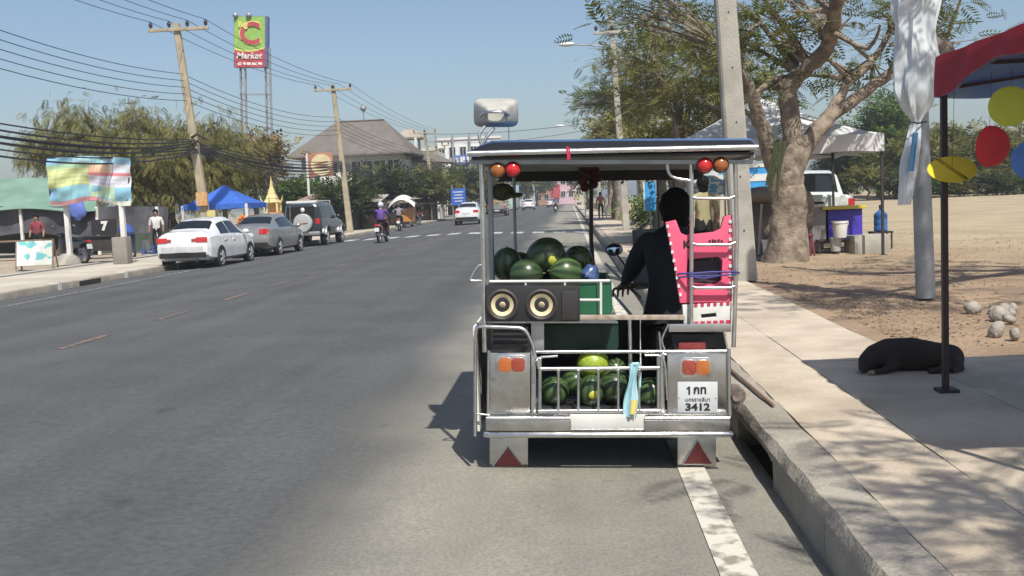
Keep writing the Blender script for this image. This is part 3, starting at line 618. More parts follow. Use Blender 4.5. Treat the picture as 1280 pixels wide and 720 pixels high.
for i in range(6):
    sub('rubber_stud', lambda b: rb(b, 868+8*i, 380-.4*i, 872+8*i, 383-.4*i, .05, .008), M['pinkd'], wst)
    sub('rubber_stud', lambda b: rb(b, 868+8*i, 402-.4*i, 873+8*i, 406-.4*i, .05, .008), M['pinkd'], wst)
top('rope', 'dark blue cord lashed across the pink stool', 'rope', lambda b: (b.tube([T(x, y, d) for x, y, d in ((846, 344, .1), (848, 342, .045), (864, 342, .0), (890, 340, .035), (919, 340, .0), (924, 341, .03), (919, 342, .08), (880, 348, .12), (846, 344, .1))], .006, 6), b.tube([T(x, y, d) for x, y, d in ((848, 347, .05), (864, 345, .0), (890, 345, .036), (919, 343, .0), (922, 344, .04))], .005, 6)), M['bluerope'])
gar = top('flower_garland', 'dark red flower garland hanging under the roof by the front post', 'garland', lambda b: [b.ell(T(x, y, 1.7), (.035, .03, .035), 10, 8) for x, y in ((729, 212), (733, 219), (728, 226), (744, 214), (747, 222), (742, 230), (731, 234), (738, 208))], mat('dried_flowers', (.07, .012, .02), .9, c2=(.10, .05, .02), scale=30))
sub('garland_string', lambda b: b.tube([T(736, 198, 1.7), T(737, 236, 1.7)], .004, 5), M['ink'], gar)
top('hanging_cap', 'dark olive cap hung on the rear post under the roof lamps', 'cap', lambda b: (b.ell(T(628, 240, .5), (.075, .07, .055), 16, 10), b.ell(T(642, 244, .45), (.06, .07, .018), 14, 6)), mat('olive_cloth', (.04, .045, .025), .9, c2=(.07, .08, .03), scale=30))
top('stick', 'thin wooden stick lying across the kerb beside the cart', 'stick', lambda b: b.tube([G(905, 455, ZS+.02), G(935, 480, ZS+.025), G(967, 507, ZS+.015)], [.013, .012, .010], 6), M['wood'])

# ------------------------------------------------------------------ wheels, motorcycles
def wheel_parts(par, c, Rw, wd, spokes, rimm, name='wheel', car=False, rot=0.):
    c = Vector(c); rx = Matrix.Rotation(R_(90), 3, 'Y'); ri = Rw*(.66 if car else .78)
    mb = MB(); h = wd/2; mb.lathe([(ri, -h*.8), (Rw*.93, -h), (Rw, -h*.6), (Rw, h*.6), (Rw*.93, h), (ri, h*.8), (ri, -h*.8)], 28, c, rx, cap=False); w_ = mb.build(name, M['rubber'], par)
    mb = MB(); mb.lathe([(ri*1.06, -h*1.02), (ri*.95, -h*.98), (ri*.86, 0), (ri*.95, h*.98), (ri*1.06, h*1.02)], 28, c, rx, cap=False)
    mb.lathe([(ri*.22, -h*.85), (ri*.22, h*.85)], 12, c, rx)
    for k in range(spokes):
        a = 2*math.pi*k/spokes+rot; d = Vector((0, math.cos(a), math.sin(a)))
        for s in ((-.86, .86) if car else (0,)): mb.bar(c+Vector((s*h*1.2, 0, 0))+d*ri*.15, c+Vector((s*h, 0, 0))+d*ri*.93, .016 if car else .012, ri*.24 if car else ri*.09, up=(1, 0, 0)) if not car else mb.bar(c+Vector((s*h*1.3, 0, 0))+d*ri*.15, c+Vector((s*h*1.2, 0, 0))+d*ri*.93, ri*.26, .02, up=(1, 0, 0))
    if car: mb.lathe([(ri*.9, -.01), (.001, -.01)], 24, c, rx, cap=False)
    mb.build('rim', rimm, w_); return w_
SILV = mat('silver_rim', (.50, .50, .51), .35, metal=.2)
def motorcycle(par, o, paint, plate=True):   # o: offset of the ground point under the middle; forward is +y
    o = Vector(o)
    def pt(name, fn, m, pp=None, **k):
        mb = MB(); fn(mb); mb.v = [tuple(Vector(v)+o) for v in mb.v]; return mb.build(name, m, pp or par, **k)
    for y in (-.6, .62): wheel_parts(par, o+Vector((0, y, .285)), .285, .085, 10, M['alum'])
    pt('seat', lambda b: b.grid(lambda u, v: ((u-.5)*.27*(1-.35*max(0, v-.6)), -.72+.82*v, .76+.04*math.sin(math.pi*min(1, v*1.3))-.5*(abs(u-.5)**2.)*.45+.05*(1-v)), 8, 10) and b.box((0, -.3, .72), (.2, .8, .07)), M['black'], bevel=.02)
    pt('rear_cowl', lambda b: b.prism([(-.9, .70), (-.84, .78), (-.1, .70), (.05, .45), (-.15, .42), (-.45, .55)], lambda y, z: Vector((-.105, y, z)), lambda y, z: Vector((.105, y, z))), paint, bevel=.025)
    pt('engine', lambda b: (b.box((0, .08, .36), (.24, .36, .2)), b.lathe([(.09, -.15), (.09, .15)], 16, (0, .2, .34), Matrix.Rotation(R_(90), 3, 'Y'))), M['darkm'], bevel=.02)
    pt('leg_shield', lambda b: b.prism([(.25, .35), (.38, .32), (.52, .6), (.42, .86), (.32, .84)], lambda y, z: Vector((-.2+.25*abs(y-.42), y, z)), lambda y, z: Vector((.2-.25*abs(y-.42), y, z))), paint, bevel=.03)
    pt('fork', lambda b: [b.tube([(s*.07, .62, .285), (s*.07, .45, .82)], .022, 8) for s in (-1, 1)], M['alum'])
    pt('front_fender', lambda b: b.sheet(lambda u, v: ((u-.5)*.13, .62+.32*math.cos(R_(40+110*v)), .285+.32*math.sin(R_(40+110*v))-.03*abs(2*u-1)**2), 4, 10, (0, 0, -.006)), paint)
    pt('rear_fender', lambda b: b.sheet(lambda u, v: ((u-.5)*.13, -.6+.34*math.cos(R_(60+115*v)), .285+.34*math.sin(R_(60+115*v))-.03*abs(2*u-1)**2), 4, 10, (0, 0, -.006)), M['black'])
    pt('headlight', lambda b: b.ell((0, .5, .93), (.1, .09, .09), 14, 10), paint)
    pt('handlebar', lambda b: b.tube([(-.34, .3, .98), (-.2, .36, .99), (0, .42, .95), (.2, .36, .99), (.34, .3, .98)], .014, 8), M['darkm'])
    for s in (-1, 1):
        pt('grip', lambda b: b.tube([(s*.25, .335, .985), (s*.36, .29, .98)], .02, 8), M['black'])
        mr = pt('mirror', lambda b: (b.ell((s*.38, .40, 1.24), (.062, .025, .045), 14, 8), b.tube([(s*.24, .35, 1.0), (s*.31, .39, 1.13), (s*.37, .40, 1.22)], .007, 6)), M['black'])
        pt('mirror_glass', lambda b: b.ell((s*.38, .382, 1.24), (.052, .012, .036), 14, 8), M['glass'], mr)
        pt('shock', lambda b: b.tube([(s*.11, -.58, .33), (s*.11, -.45, .62)], .03, 8), M['darkm'])
        pt('footrest', lambda b: b.tube([(s*.1, .12, .28), (s*.27, .12, .28)], .014, 6), M['black'])
    pt('exhaust', lambda b: b.tube([(.12, .1, .26), (.15, -.15, .26), (.16, -.3, .3), (.17, -.78, .36)], [.02, .02, .045, .05], 12), M['alum'])
    pt('tail_light', lambda b: b.box((0, -.9, .72), (.16, .05, .07)), M['red'] if plate else M['refl'], bevel=.012)
    if plate: pt('license_plate', lambda b: b.box((0, -.93, .55), (.19, .006, .16), Matrix.Rotation(R_(-12), 3, 'X')), M['plate'])
    pt('swingarm', lambda b: [b.tube([(s*.08, -.6, .285), (s*.08, -.05, .33)], .02, 6) for s in (-1, 1)], M['darkm'])
paint_gr = mat('grey_moto_paint', (.08, .085, .09), .3, coat=.6)
mcx = T(870, 560).x-base.x
motorcycle(cart, (mcx, YR+.98-base.y, ZR(.66)-base.z), paint_gr, plate=False)
sw = T(636, 570); wheel_parts(cart, (sw.x-base.x, YR+.62-base.y, .29+ZR(sw.x)-base.z), .29, .1, 8, M['alum'])
wheel_parts(cart, (mcx-.0, YR+.38-base.y, .285+ZR(.66)-base.z), .0001, .001, 1, M['alum']) if False else None
cp('windscreen', lambda b: b.sheet(lambda u, v: Vector((T(870, 560).x-.24+.48*u, YR+1.46+.16*v-.35*(u-.5)**2, .93+.42*v)), 8, 8, (0, .004, 0)), mat('tinted_screen', (.14, .15, .15), .2, spec=.5))
cp('axle', lambda b: b.tube([(sw.x, YR+.62, .29+ZR(sw.x)), (T(870, 560).x, YR+.62, .29+ZR(.6))], .022, 8), M['darkm'])
cp('chassis_tube', lambda b: (b.tube([(T(660, 524).x, YR+.1, T(660, 524).z-.04), (T(660, 524).x, YR+2.1, T(660, 524).z-.04)], .025, 8), b.tube([(T(820, 524).x, YR+.1, T(820, 524).z-.04), (T(820, 524).x, YR+1.6, T(820, 524).z-.04)], .025, 8)), M['darkm'])
cp('rubber_roller', lambda b: (b.lathe([(.02, -.05), (.055, -.05), (.055, .05), (.02, .05)], 20, T(919, 493, .05), rotb), b.lathe([(.028, .02), (.028, .075)], 14, T(919, 493, .05), rotb), b.tube([T(900, 493, .09), T(919, 493, .09)], .012, 6)), mat('rubber_bush', (.10, .08, .07), .7, c2=(.25, .2, .16), scale=30))
cp('front_rack', lambda b: (b.tube([T(748, 345, 1.75), T(790, 395, 1.2)], .011, 6), b.tube([T(757, 330, 1.75), T(800, 372, 1.2)], .011, 6), b.tube([T(612, 402, 1.7), T(748, 398, 1.7)], .013, 6)), M['alum'])

# ------------------------------------------------------------------ cars
def cat_rom(p0, p1, p2, p3, t): return .5*((2*p1)+(-p0+p2)*t+(2*p0-5*p1+4*p2-p3)*t*t+(-p0+3*p1-3*p2+p3)*t**3)
def car(name, label, cat, spec, loc, rz, paint, group=None, detail=True):
    st = spec['st']; L_ = spec['L']; nS = len(st)
    def sect(s):
        y, zb, w_, zbelt, wr, zt = s; cr = .02
        half = [(0, zb), (w_*.82, zb), (w_*.97, zb+.09), (w_, zb+(zbelt-zb)*.55), (w_*.965, zbelt), (wr, zt-.07*min(1, (zt-zbelt)*3)-.015), (wr*.8, zt), (0, zt+cr)]
        full = half+[(-a, b) for a, b in half[-2::-1]]
        return np.array([(a, y, b) for a, b in full])
    SEC = np.array([sect(s) for s in st])
    def S(u, v):
        i = min(int(u), nS-2); t = u-i; j = min(int(v), 13); q = v-j
        def row(k):
            k = min(max(k, 0), nS-1); r = SEC[k]; return r[j]+(r[j+1]-r[j])*q
        p1, p2 = row(i), row(i+1)
        lin = p1+(p2-p1)*t
        sm = cat_rom(row(i-1), p1, p2, row(i+2), t); sm[1] = lin[1]
        return sm*.75+lin*.25
    def N(u, v):
        e = .02; a = S(min(u+e, nS-1), v)-S(max(u-e, 0), v); b = S(u, min(v+e, 14))-S(u, max(v-e, 0)); n = np.cross(a, b); n /= (np.linalg.norm(n)+1e-9)
        p = S(u, v); c = np.array([0, p[1], .7]); return n if np.dot(n, p-c) > 0 else -n
    t = thing(name, label, cat, loc, rz, group)
    mb = MB(); nu, nv = (nS-1)*4, 56
    mb.grid(lambda a, b: S(a*(nS-1), b*14), nu, nv)
    bulge = spec.get('bulge', .05)
    for end, sg in ((0, -1), (nS-1, 1)):
        rows = []
        for v in np.linspace(0, 7, 22):
            p = S(end, v); x = p[0]; rows.append([(x*k/5, p[1]+sg*bulge*(1-(k/5)**2)*(.4+.6*math.sin(math.pi*min(1, max(0, (p[2]-.25)/.7)))), p[2]) for k in range(-5, 6)])
        vs = [q for r in rows for q in r]; mb.add(vs, [(j*11+i, j*11+i+1, (j+1)*11+i+1, (j+1)*11+i) for j in range(21) for i in range(10)])
    body = mb.build('body', paint, t)
    def patch(nm, u0, u1, v0, v1, m, off=.006, nu=6, nv=6, shear=(0, 0, 0, 0), par=None):
        def f(a, b):
            ua = u0+(u1-u0)*a+(shear[0]*(1-a)+shear[1]*a)*b; vb = v0+(v1-v0)*b; vb = min(14, max(0, vb)); ua = min(nS-1, max(0, ua))
            return tuple(S(ua, vb)+N(ua, vb)*off)
        g_ = MB(); g_.grid(f, nu, nv); return g_.build(nm, m, par or t)
    rear = st[0][0]
    def rpatch(nm, x0, x1, z0, z1, m, off=.012, par=None, dep=.02, **k):
        xm = st[0][2]; g_ = MB()
        yy = lambda x, z: rear-bulge*(1-(min(1, abs(x)/xm))**2)*(.4+.6*math.sin(math.pi*min(1, max(0, (z-.25)/.7))))-off
        g_.sheet(lambda u, v: (x0+(x1-x0)*u, yy(x0+(x1-x0)*u, z0+(z1-z0)*v), z0+(z1-z0)*v), 6, 3, (0, dep, 0)); return g_.build(nm, m, par or t)
    gl = mat('car_glass', (.012, .014, .016), .06, spec=.6)
    for k in spec.get('glass', ()): 
        patch('window', *k[:4], gl, shear=k[4] if len(k) > 4 else (0, 0), nu=8, nv=8)
        patch('window', k[0], k[1], 14-k[2], 14-k[3], gl, shear=k[4] if len(k) > 4 else (0, 0), nu=8, nv=8)
    if 'rg' in spec: a, b = spec['rg']; patch('rear_window', a, b, 5.45, 8.55, gl, nu=8, nv=14)
    if 'fg' in spec: a, b = spec['fg']; patch('windscreen', a, b, 5.3, 8.7, gl, nu=8, nv=14)
    for x in spec.get('seams', ()):
        for s in (0, 1): patch('door_seam', x, x+.012, *((1.8, 4.0) if not s else (12.2, 10.0)), M['ink'], .004, 1, 8)
    dk = M['black']
    for x0, x1, z0, z1 in spec['tails']:
        for s in (1, -1): rpatch('tail_light', s*x0, s*x1, z0, z1, M['red'], .016)
    rpatch('license_plate', -.24, .24, *spec['plate'], M['plate'], .022)
    if 'rw' in spec:
        rpatch('rear_window', -spec['rw'][0], spec['rw'][0], spec['rw'][1], spec['rw'][2], gl, .01)
    rpatch('lower_bumper', -spec['st'][0][2]*.93, spec['st'][0][2]*.93, spec['st'][0][1]+.0, spec['st'][0][1]+.15, dk, .014)
    for (u, zz) in spec.get('handles', ()):
        for s in (1, -1):
            p = S(u, 3.6 if s > 0 else 10.4); g_ = MB(); g_.box((p[0]+s*.012, p[1], p[2]), (.03, .17, .03)); g_.build('door_handle', paint, t, bevel=.008)
    for (u, v) in spec.get('mirrors', ()):
        for s in (1, -1):
            p = S(u, v if s > 0 else 14-v); g_ = MB(); g_.ell((p[0]+s*.12, p[1], p[2]+.05), (.11, .07, .075), 12, 8); g_.build('door_mirror', paint, t)
    for s in (1, -1):
        for y in spec['axles']:
            x = spec['st'][2][2]-spec['wd']/2+.012
            ar = MB(); ar.lathe([(spec['R']*1.13, -.004), (spec['R']*1.13, .004)], 28, (s*(x+spec['wd']/2-.012), y, spec['R']+.015), Matrix.Rotation(R_(90), 3, 'Y')); ar.build('wheel_arch', M['ink'], t)
            wheel_parts(t, (s*x, y, spec['R']), spec['R'], spec['wd'], spec.get('spokes', 5), spec.get('rim', SILV), car=True)
    g_ = MB(); g_.tube([(.4, rear+.1, .24), (.4, rear-.02, .24)], .03, 8); g_.build('exhaust_pipe', M['darkm'], t)
    t['S'] = 0; del t['S']
    return t, S, rpatch, patch
# stations: y, underside, half width, belt height, half roof width, top height
sedan_a = dict(L=4.25, st=[(-2.10, .34, .74, .86, .60, .99), (-1.98, .26, .80, .90, .64, 1.06), (-1.55, .22, .845, .93, .64, 1.12), (-1.0, .2, .848, .93, .56, 1.37), (-.35, .2, .848, .92, .545, 1.46), (.3, .2, .848, .90, .55, 1.44), (.85, .2, .845, .89, .60, 1.2), (1.25, .2, .84, .85, .68, .99), (1.75, .22, .80, .74, .66, .87), (2.05, .28, .70, .62, .56, .74)],
    glass=[(2.75, 3.95, 4.12, 4.92, (.3, -.02)), (4.02, 5.9, 4.12, 4.92, (0, -.75))], rg=(2.12, 2.98), fg=(5.3, 6.7), tails=[(.42, .74, .78, .92)], plate=(.5, .62), seams=(3.0, 4.0, 5.9), handles=((3.2, 0), (4.3, 0)), mirrors=((5.75, 4.15),), axles=(-1.28, 1.24), R=.30, wd=.19, bulge=.09)
sedan_b = dict(L=4.5, st=[(-2.25, .36, .76, .90, .62, 1.02), (-2.1, .28, .82, .94, .66, 1.08), (-1.6, .22, .86, .95, .66, 1.12), (-.95, .2, .863, .95, .57, 1.37), (-.3, .2, .863, .94, .555, 1.46), (.4, .2, .863, .92, .56, 1.44), (.95, .2, .86, .91, .61, 1.2), (1.35, .2, .85, .87, .7, 1.01), (1.9, .22, .81, .76, .68, .89), (2.22, .28, .72, .64, .58, .76)],
    glass=[(2.75, 3.95, 4.12, 4.92, (.3, -.02)), (4.02, 5.9, 4.12, 4.92, (0, -.75))], rg=(2.1, 2.98), fg=(5.3, 6.7), tails=[(.44, .77, .80, .97)], plate=(.72, .84), seams=(3.0, 4.0, 5.9), handles=((3.2, 0), (4.3, 0)), mirrors=((5.75, 4.15),), axles=(-1.32, 1.28), R=.305, wd=.19, bulge=.09)
suv_s = dict(L=4.4, st=[(-2.1, .5, .80, 1.08, .66, 1.72), (-2.04, .45, .84, 1.10, .69, 1.80), (-1.5, .42, .86, 1.10, .70, 1.84), (-.9, .4, .86, 1.09, .70, 1.85), (-.2, .4, .86, 1.08, .70, 1.84), (.35, .4, .86, 1.07, .69, 1.80), (.85, .4, .86, 1.06, .72, 1.42), (1.05, .4, .85, 1.05, .76, 1.18), (1.7, .42, .82, .98, .74, 1.08), (2.05, .48, .76, .85, .66, .98)],
    glass=[(1.15, 2.4, 4.12, 4.92, (.08, 0)), (2.55, 3.75, 4.12, 4.92), (3.9, 5.3, 4.12, 4.92, (0, -.3))], fg=(5.2, 6.5), tails=[(.62, .78, .95, 1.18)], plate=(.72, .85), rw=(.58, 1.2, 1.68), seams=(2.5, 3.85, 5.4), handles=((2.75, 0), (4.1, 0)), mirrors=((5.2, 4.2),), axles=(-1.25, 1.3), R=.37, wd=.25, bulge=.03)
pick_s = dict(L=5.1, st=[(-2.55, .55, .80, .98, .76, 1.10), (-2.5, .5, .86, 1.0, .80, 1.14), (-1.2, .45, .88, 1.02, .80, 1.14), (-.98, .42, .88, 1.02, .76, 1.17), (-.93, .42, .88, 1.03, .66, 1.70), (-.3, .42, .88, 1.03, .64, 1.77), (.4, .42, .88, 1.02, .64, 1.74), (1.0, .42, .88, 1.0, .72, 1.3), (1.3, .42, .87, 1.0, .76, 1.12), (2.1, .44, .84, .92, .74, 1.02), (2.5, .5, .76, .8, .66, .9)],
    glass=[(4.1, 4.9, 4.12, 4.92), (5.0, 6.7, 4.12, 4.92, (0, -.5))], rg=(3.1, 3.95), fg=(6.2, 7.6), tails=[(.70, .84, .72, 1.04)], plate=(.5, .62), seams=(4.1, 5.0, 6.8), handles=((4.3, 0), (5.2, 0)), mirrors=((6.6, 4.2),), axles=(-1.5, 1.6), R=.37, wd=.25, bulge=.02)
CP = lambda n, c, r=.3: mat(n, c, r, coat=.8, spec=.5, rvar=.03)
wht, slv, dgr = CP('white_car_paint', (.74, .75, .75)), mat('silver_car_paint', (.36, .36, .34), .32, metal=.55, coat=.7), mat('dark_green_car_paint', (.035, .045, .055), .28, metal=.3, coat=.8)
CZ = ZR(-11)-.02
def carpos(px, py, dx=0, dy=0): p = G(px, py, CZ); return Vector((p.x+dx, p.y+dy, CZ))
c1, S1, rp1, pt1 = car('parked_car', 'white sedan parked at the kerb beside the printed billboard, last of the parked row', 'car', sedan_a, (-11.02, 31.2, ZR(-11.02)), R_(-1.5), wht)
rp1('tail_lamp_inner', -.42, -.30, .80, .88, M['dred'], .016); rp1('tail_lamp_inner', .42, .30, .80, .88, M['dred'], .016); rp1('bumper_recess', -.62, .62, .42, .66, mat('bumper_grey', (.55, .56, .56), .4), .008)  # bumper panel a little greyer than the white paint
c2, S2, rp2, pt2 = car('parked_car', 'silver grey sedan parked between the white sedan and the dark off-road car', 'car', sedan_b, (-11.05, 37.4, ZR(-11.05)), R_(-1), slv)
c3, S3, rp3, pt3 = car('parked_car', 'dark off-road car with a silver spare wheel cover and white roof rack', 'car', suv_s, (-11.22, 45.3, ZR(-11.2)), R_(-1.5), dgr)
g = MB(); g.lathe([(.35, -.11), (.40, -.09), (.40, .06), (.36, .11), (.12, .125), (.001, .13)], 30, (.11, -2.26, 1.0), rotb); sc_ = g.build('spare_wheel_cover', mat('silver_cover', (.52, .53, .53), .35, metal=.3), c3)
g = MB(); g.bar((-.13, -2.395, .97), (.35, -2.395, 1.02), .05, .012); g.build('cover_stripe', M['dred'], sc_)
g = MB(); [g.bar((x, -1.9, 1.9), (x, .4, 1.92), .03, .04) for x in (-.62, .62)]; [g.bar((-.62, y, 1.92), (.62, y, 1.92), .04, .03) for y in (-1.85, -1.1, -.3, .35)]; [g.bar((s*.62, y, 1.80), (s*.62, y, 1.92), .04, .04, up=(0, 1, 0)) for s in (-1, 1) for y in (-1.85, .35)]; g.box((0, -1.93, 1.9), (1.3, .05, .09)); g.build('roof_rack', M['white'], c3)
for s in (-1, 1):
    for y in (-1.25, 1.3):
        g = MB(); g.sheet(lambda u, v: (s*(.84+.10*u), y+.46*math.cos(R_(10+160*v)), .42+.44*math.sin(R_(10+160*v))), 2, 14, (s*.01, 0, .012)); g.build('fender_flare', M['alum'], c3)
g = MB(); g.box((0, -2.2, .56), (1.6, .14, .16)); g.build('rear_bumper', M['alum'], c3, bevel=.03)
g = MB(); [g.tube([(-.68, -2.15, 1.1), (-.6, -2.12, 1.76)], .018, 6), g.tube([(-.45, -2.17, 1.1), (-.45, -2.14, 1.76)], .018, 6)]; g.build('rear_ladder', M['alum'], c3)
g = MB(); g.ell((.1, -2.18, 1.55), (.09, .05, .1), 12, 8); g.build('wiper_motor_cover', M['white'], c3)
c4, *_ = car('moving_car', 'white sedan driving away in the lane beyond the parked row', 'car', sedan_b, (-6.75, 70.0, ZR(-6.75)), 0, wht)
c5, S5, rp5, pt5 = car('pickup_truck', 'white pickup truck parked behind the stall under the white tent', 'pickup', pick_s, (P(1038, 250, 25.6).x, 28.2, .26), R_(-6), mat('pearl_white_paint', (.62, .66, .62), .35, coat=.6))
rp5('tailgate_handle', -.12, .12, .93, .99, M['black'], .01); rp5('tailgate_seam', -.7, .7, .66, .672, M['ink'], .006)
c6, S6, rp6, pt6 = car('pickup_truck', 'grey pickup truck with a load of boxes in the far lane', 'pickup', pick_s, (-6.9, 101, ZR(-6.9)), 0, slv)
g = MB(); [g.box((-.4+.4*(k % 3), -1.9+.5*(k//3), 1.3+.12*(k % 2)), (.38, .46, .36)) for k in range(6)]; o = g.build('cargo_boxes', mat('cardboard', (.36, .26, .16), .8), c6)
c7, *_ = car('moving_car', 'white hatchback far down the road ahead of the loaded pickup', 'car', sedan_a, (-5.6, 143, ZR(-5.6)), 0, wht)
dup(c4, (-2.9, 172, ZR(-2.9)), 0, 'small white car farthest away near the pink building', 'distant cars')
dup(c2, (-8.4, 118, ZR(-8.4)), 0, 'distant dark silver car in the queue of traffic on the far left lane', 'distant cars')
dup(c3, (-9.6, 131, ZR(-9.6)), 0, 'distant dark off-road car in the queue of traffic', 'distant cars')
# ------------------------------------------------------------------ people and the dog
SKIN = mat('skin', (.30, .17, .11), .6); HAIR = mat('black_hair', (.008, .007, .007), .85, spec=.2, bump=.8, bscale=120)
POSE = {
 'stand': dict(pel=(0, 0, .93), spi=(0, .01, 1.08), che=(0, 0, 1.27), nek=(0, 0, 1.43), hed=(0, .03, 1.53), crn=(0, .02, 1.64), sh=(.185, 0, 1.37), el=(.25, -.02, 1.1), wr=(.26, .08, .87), hip=(.095, 0, .88), kne=(.11, .02, .48), ank=(.115, -.02, .08), toe=(.13, .14, .035)),
 'ride': dict(pel=(0, -.27, .90), spi=(0, -.26, 1.03), che=(0, -.20, 1.22), nek=(0, -.15, 1.37), hed=(0, -.11, 1.47), crn=(0, -.11, 1.575), sh=(.19, -.17, 1.32), el=(.29, .0, 1.1), wr=(.33, .23, 1.0), hip=(.1, -.22, .86), kne=(.17, .2, .74), ank=(.2, .06, .36), toe=(.2, .22, .30)),
 'bend': dict(pel=(0, -.1, .92), spi=(0, .0, 1.06), che=(0, .17, 1.17), nek=(0, .30, 1.24), hed=(0, .38, 1.27), crn=(0, .47, 1.32), sh=(.18, .22, 1.18), el=(.22, .36, .95), wr=(.18, .52, .80), hip=(.095, -.08, .88), kne=(.11, .0, .48), ank=(.115, -.08, .08), toe=(.13, .08, .035)),
 'sit': dict(pel=(0, 0, .50), spi=(0, .01, .66), che=(0, .03, .85), nek=(0, .05, 1.0), hed=(0, .08, 1.1), crn=(0, .07, 1.21), sh=(.185, .03, .95), el=(.24, .1, .70), wr=(.2, .3, .6), hip=(.1, .02, .49), kne=(.13, .40, .48), ank=(.13, .38, .08), toe=(.14, .52, .035)) }
def skin_mesh(joints, edges, radii, root, sub_=1):
    me = bpy.data.meshes.new('s'); names = list(joints); idx = {n: i for i, n in enumerate(names)}
    me.from_pydata([joints[n] for n in names], [(idx[a], idx[b]) for a, b in edges], [])
    o = bpy.data.objects.new('s', me); col.objects.link(o); md = o.modifiers.new('k', 'SKIN'); md.branch_smoothing = .6
    for n in names:
        sv = me.skin_vertices[0].data[idx[n]]; r = radii[n]; sv.radius = r if isinstance(r, tuple) else (r, r); sv.use_root = (n == root)
    s = o.modifiers.new('u', 'SUBSURF'); s.levels = s.render_levels = sub_
    dg = bpy.context.evaluated_depsgraph_get(); out = bpy.data.meshes.new_from_object(o.evaluated_get(dg))
    bpy.data.objects.remove(o); bpy.data.meshes.remove(me); return out
def person(label, loc, rz, pose, cols, group=None, hat=None, fingers=False, scale=1., asym=None, sub_=1, name='person', bulk=1.):
    p = dict(POSE[pose]); J, E_, Rr, BM = {}, [], {}, []
    def j(n, c, r): J[n] = c; Rr[n] = r
    def e(a, b, m): E_.append((a, b)); BM.append(m)
    k = bulk
    j('pel', p['pel'], (.15*k, .12*k)); j('spi', p['spi'], (.14*k, .11*k)); j('che', p['che'], (.16*k, .12*k)); j('nek', p['nek'], (.058, .058)); j('hed', p['hed'], (.088, .10)); j('crn', p['crn'], (.07, .08))
    e('pel', 'spi', 'shirt'); e('spi', 'che', 'shirt'); e('che', 'nek', 'shirt'); e('nek', 'hed', 'skin'); e('hed', 'crn', 'skin')
    for s, S_ in ((1, 'R'), (-1, 'L')):
        q = dict(p); q.update((asym or {}).get(S_, {}))
        f = lambda n: (s*q[n][0], q[n][1], q[n][2])
        j('sh'+S_, f('sh'), .072*k); j('el'+S_, f('el'), .052*k); j('wr'+S_, f('wr'), .034)
        w_, l_ = Vector(f('wr')), Vector(f('el')); d = (w_-l_).normalized(); hd = w_+d*.075
        j('ha'+S_, tuple(hd), (.038, .022)); e('che', 'sh'+S_, 'shirt'); e('sh'+S_, 'el'+S_, 'shirt'); e('el'+S_, 'wr'+S_, 'arm'); e('wr'+S_, 'ha'+S_, 'skin')
        if fingers:
            side = d.cross(Vector((0, 0, 1))).normalized(); dn = side.cross(d)*-1 if side.cross(d).z > 0 else side.cross(d)
            for i in range(4):
                a = hd+side*(.011*(2*i-3))*1.6+d*.03; L_ = (.075, .085, .08, .062)[i]
                b = a+d*L_*.5+dn*.012; c_ = b+d*L_*.3+dn*L_*.4
                for nm, c, r in ((f'f{i}a', a, .0095), (f'f{i}b', b, .009), (f'f{i}c', c_, .007)): j(nm+S_, tuple(c), r)
                e('ha'+S_, f'f{i}a{S_}', 'skin'); e(f'f{i}a{S_}', f'f{i}b{S_}', 'skin'); e(f'f{i}b{S_}', f'f{i}c{S_}', 'skin')
            a = w_+d*.04+side*.035*-s; b = a+d*.04+side*.025*-s; j('ta'+S_, tuple(a), .012); j('tb'+S_, tuple(b), .0095); e('wr'+S_, 'ta'+S_, 'skin'); e('ta'+S_, 'tb'+S_, 'skin')
        j('hp'+S_, f('hip'), .092*k); j('kn'+S_, f('kne'), .064); j('an'+S_, f('ank'), .042); j('to'+S_, f('toe'), (.045, .03))
        e('pel', 'hp'+S_, 'pants'); e('hp'+S_, 'kn'+S_, 'pants'); e('kn'+S_, 'an'+S_, 'pants'); e('an'+S_, 'to'+S_, 'shoe')
    me = skin_mesh(J, E_, Rr, 'pel', sub_)
    order = ['skin', 'shirt', 'pants', 'shoe']; mt = dict(cols); mt.setdefault('skin', SKIN); mt.setdefault('shoe', M['black'])
    for n in order: me.materials.append(mt[n])
    armm = 'skin' if cols.get('short') else 'shirt'
    A = np.array([J[a] for a, b in E_]); B = np.array([J[b] for a, b in E_]); D = B-A; DD = (D*D).sum(1)
    mi = []
    for f in me.polygons:
        c = np.array(f.center); t = np.clip(((c-A)*D).sum(1)/DD, 0, 1); q = A+D*t[:, None]
        rr = np.array([1.0 if m != 'skin' else 1. for m in BM]); n = BM[int((((c-q)**2).sum(1)*rr).argmin())]
        n = armm if n == 'arm' else n; mi.append(order.index(n))
    me.polygons.foreach_set('material_index', mi); me.polygons.foreach_set('use_smooth', [True]*len(me.polygons))
    t = thing(name, label, 'person', loc, rz, group); t.scale = (scale,)*3
    b = bpy.data.objects.new('body', me); col.objects.link(b); b.parent = t
    hd, cr = Vector(p['hed']), Vector(p['crn']); ax = (cr-hd).normalized(); c0 = hd.lerp(cr, .45)
    fw = (Vector((0, 1, 0))-ax*ax.y).normalized(); sd = fw.cross(ax); rot = Matrix((sd, fw, ax)).transposed()
    mb = MB()
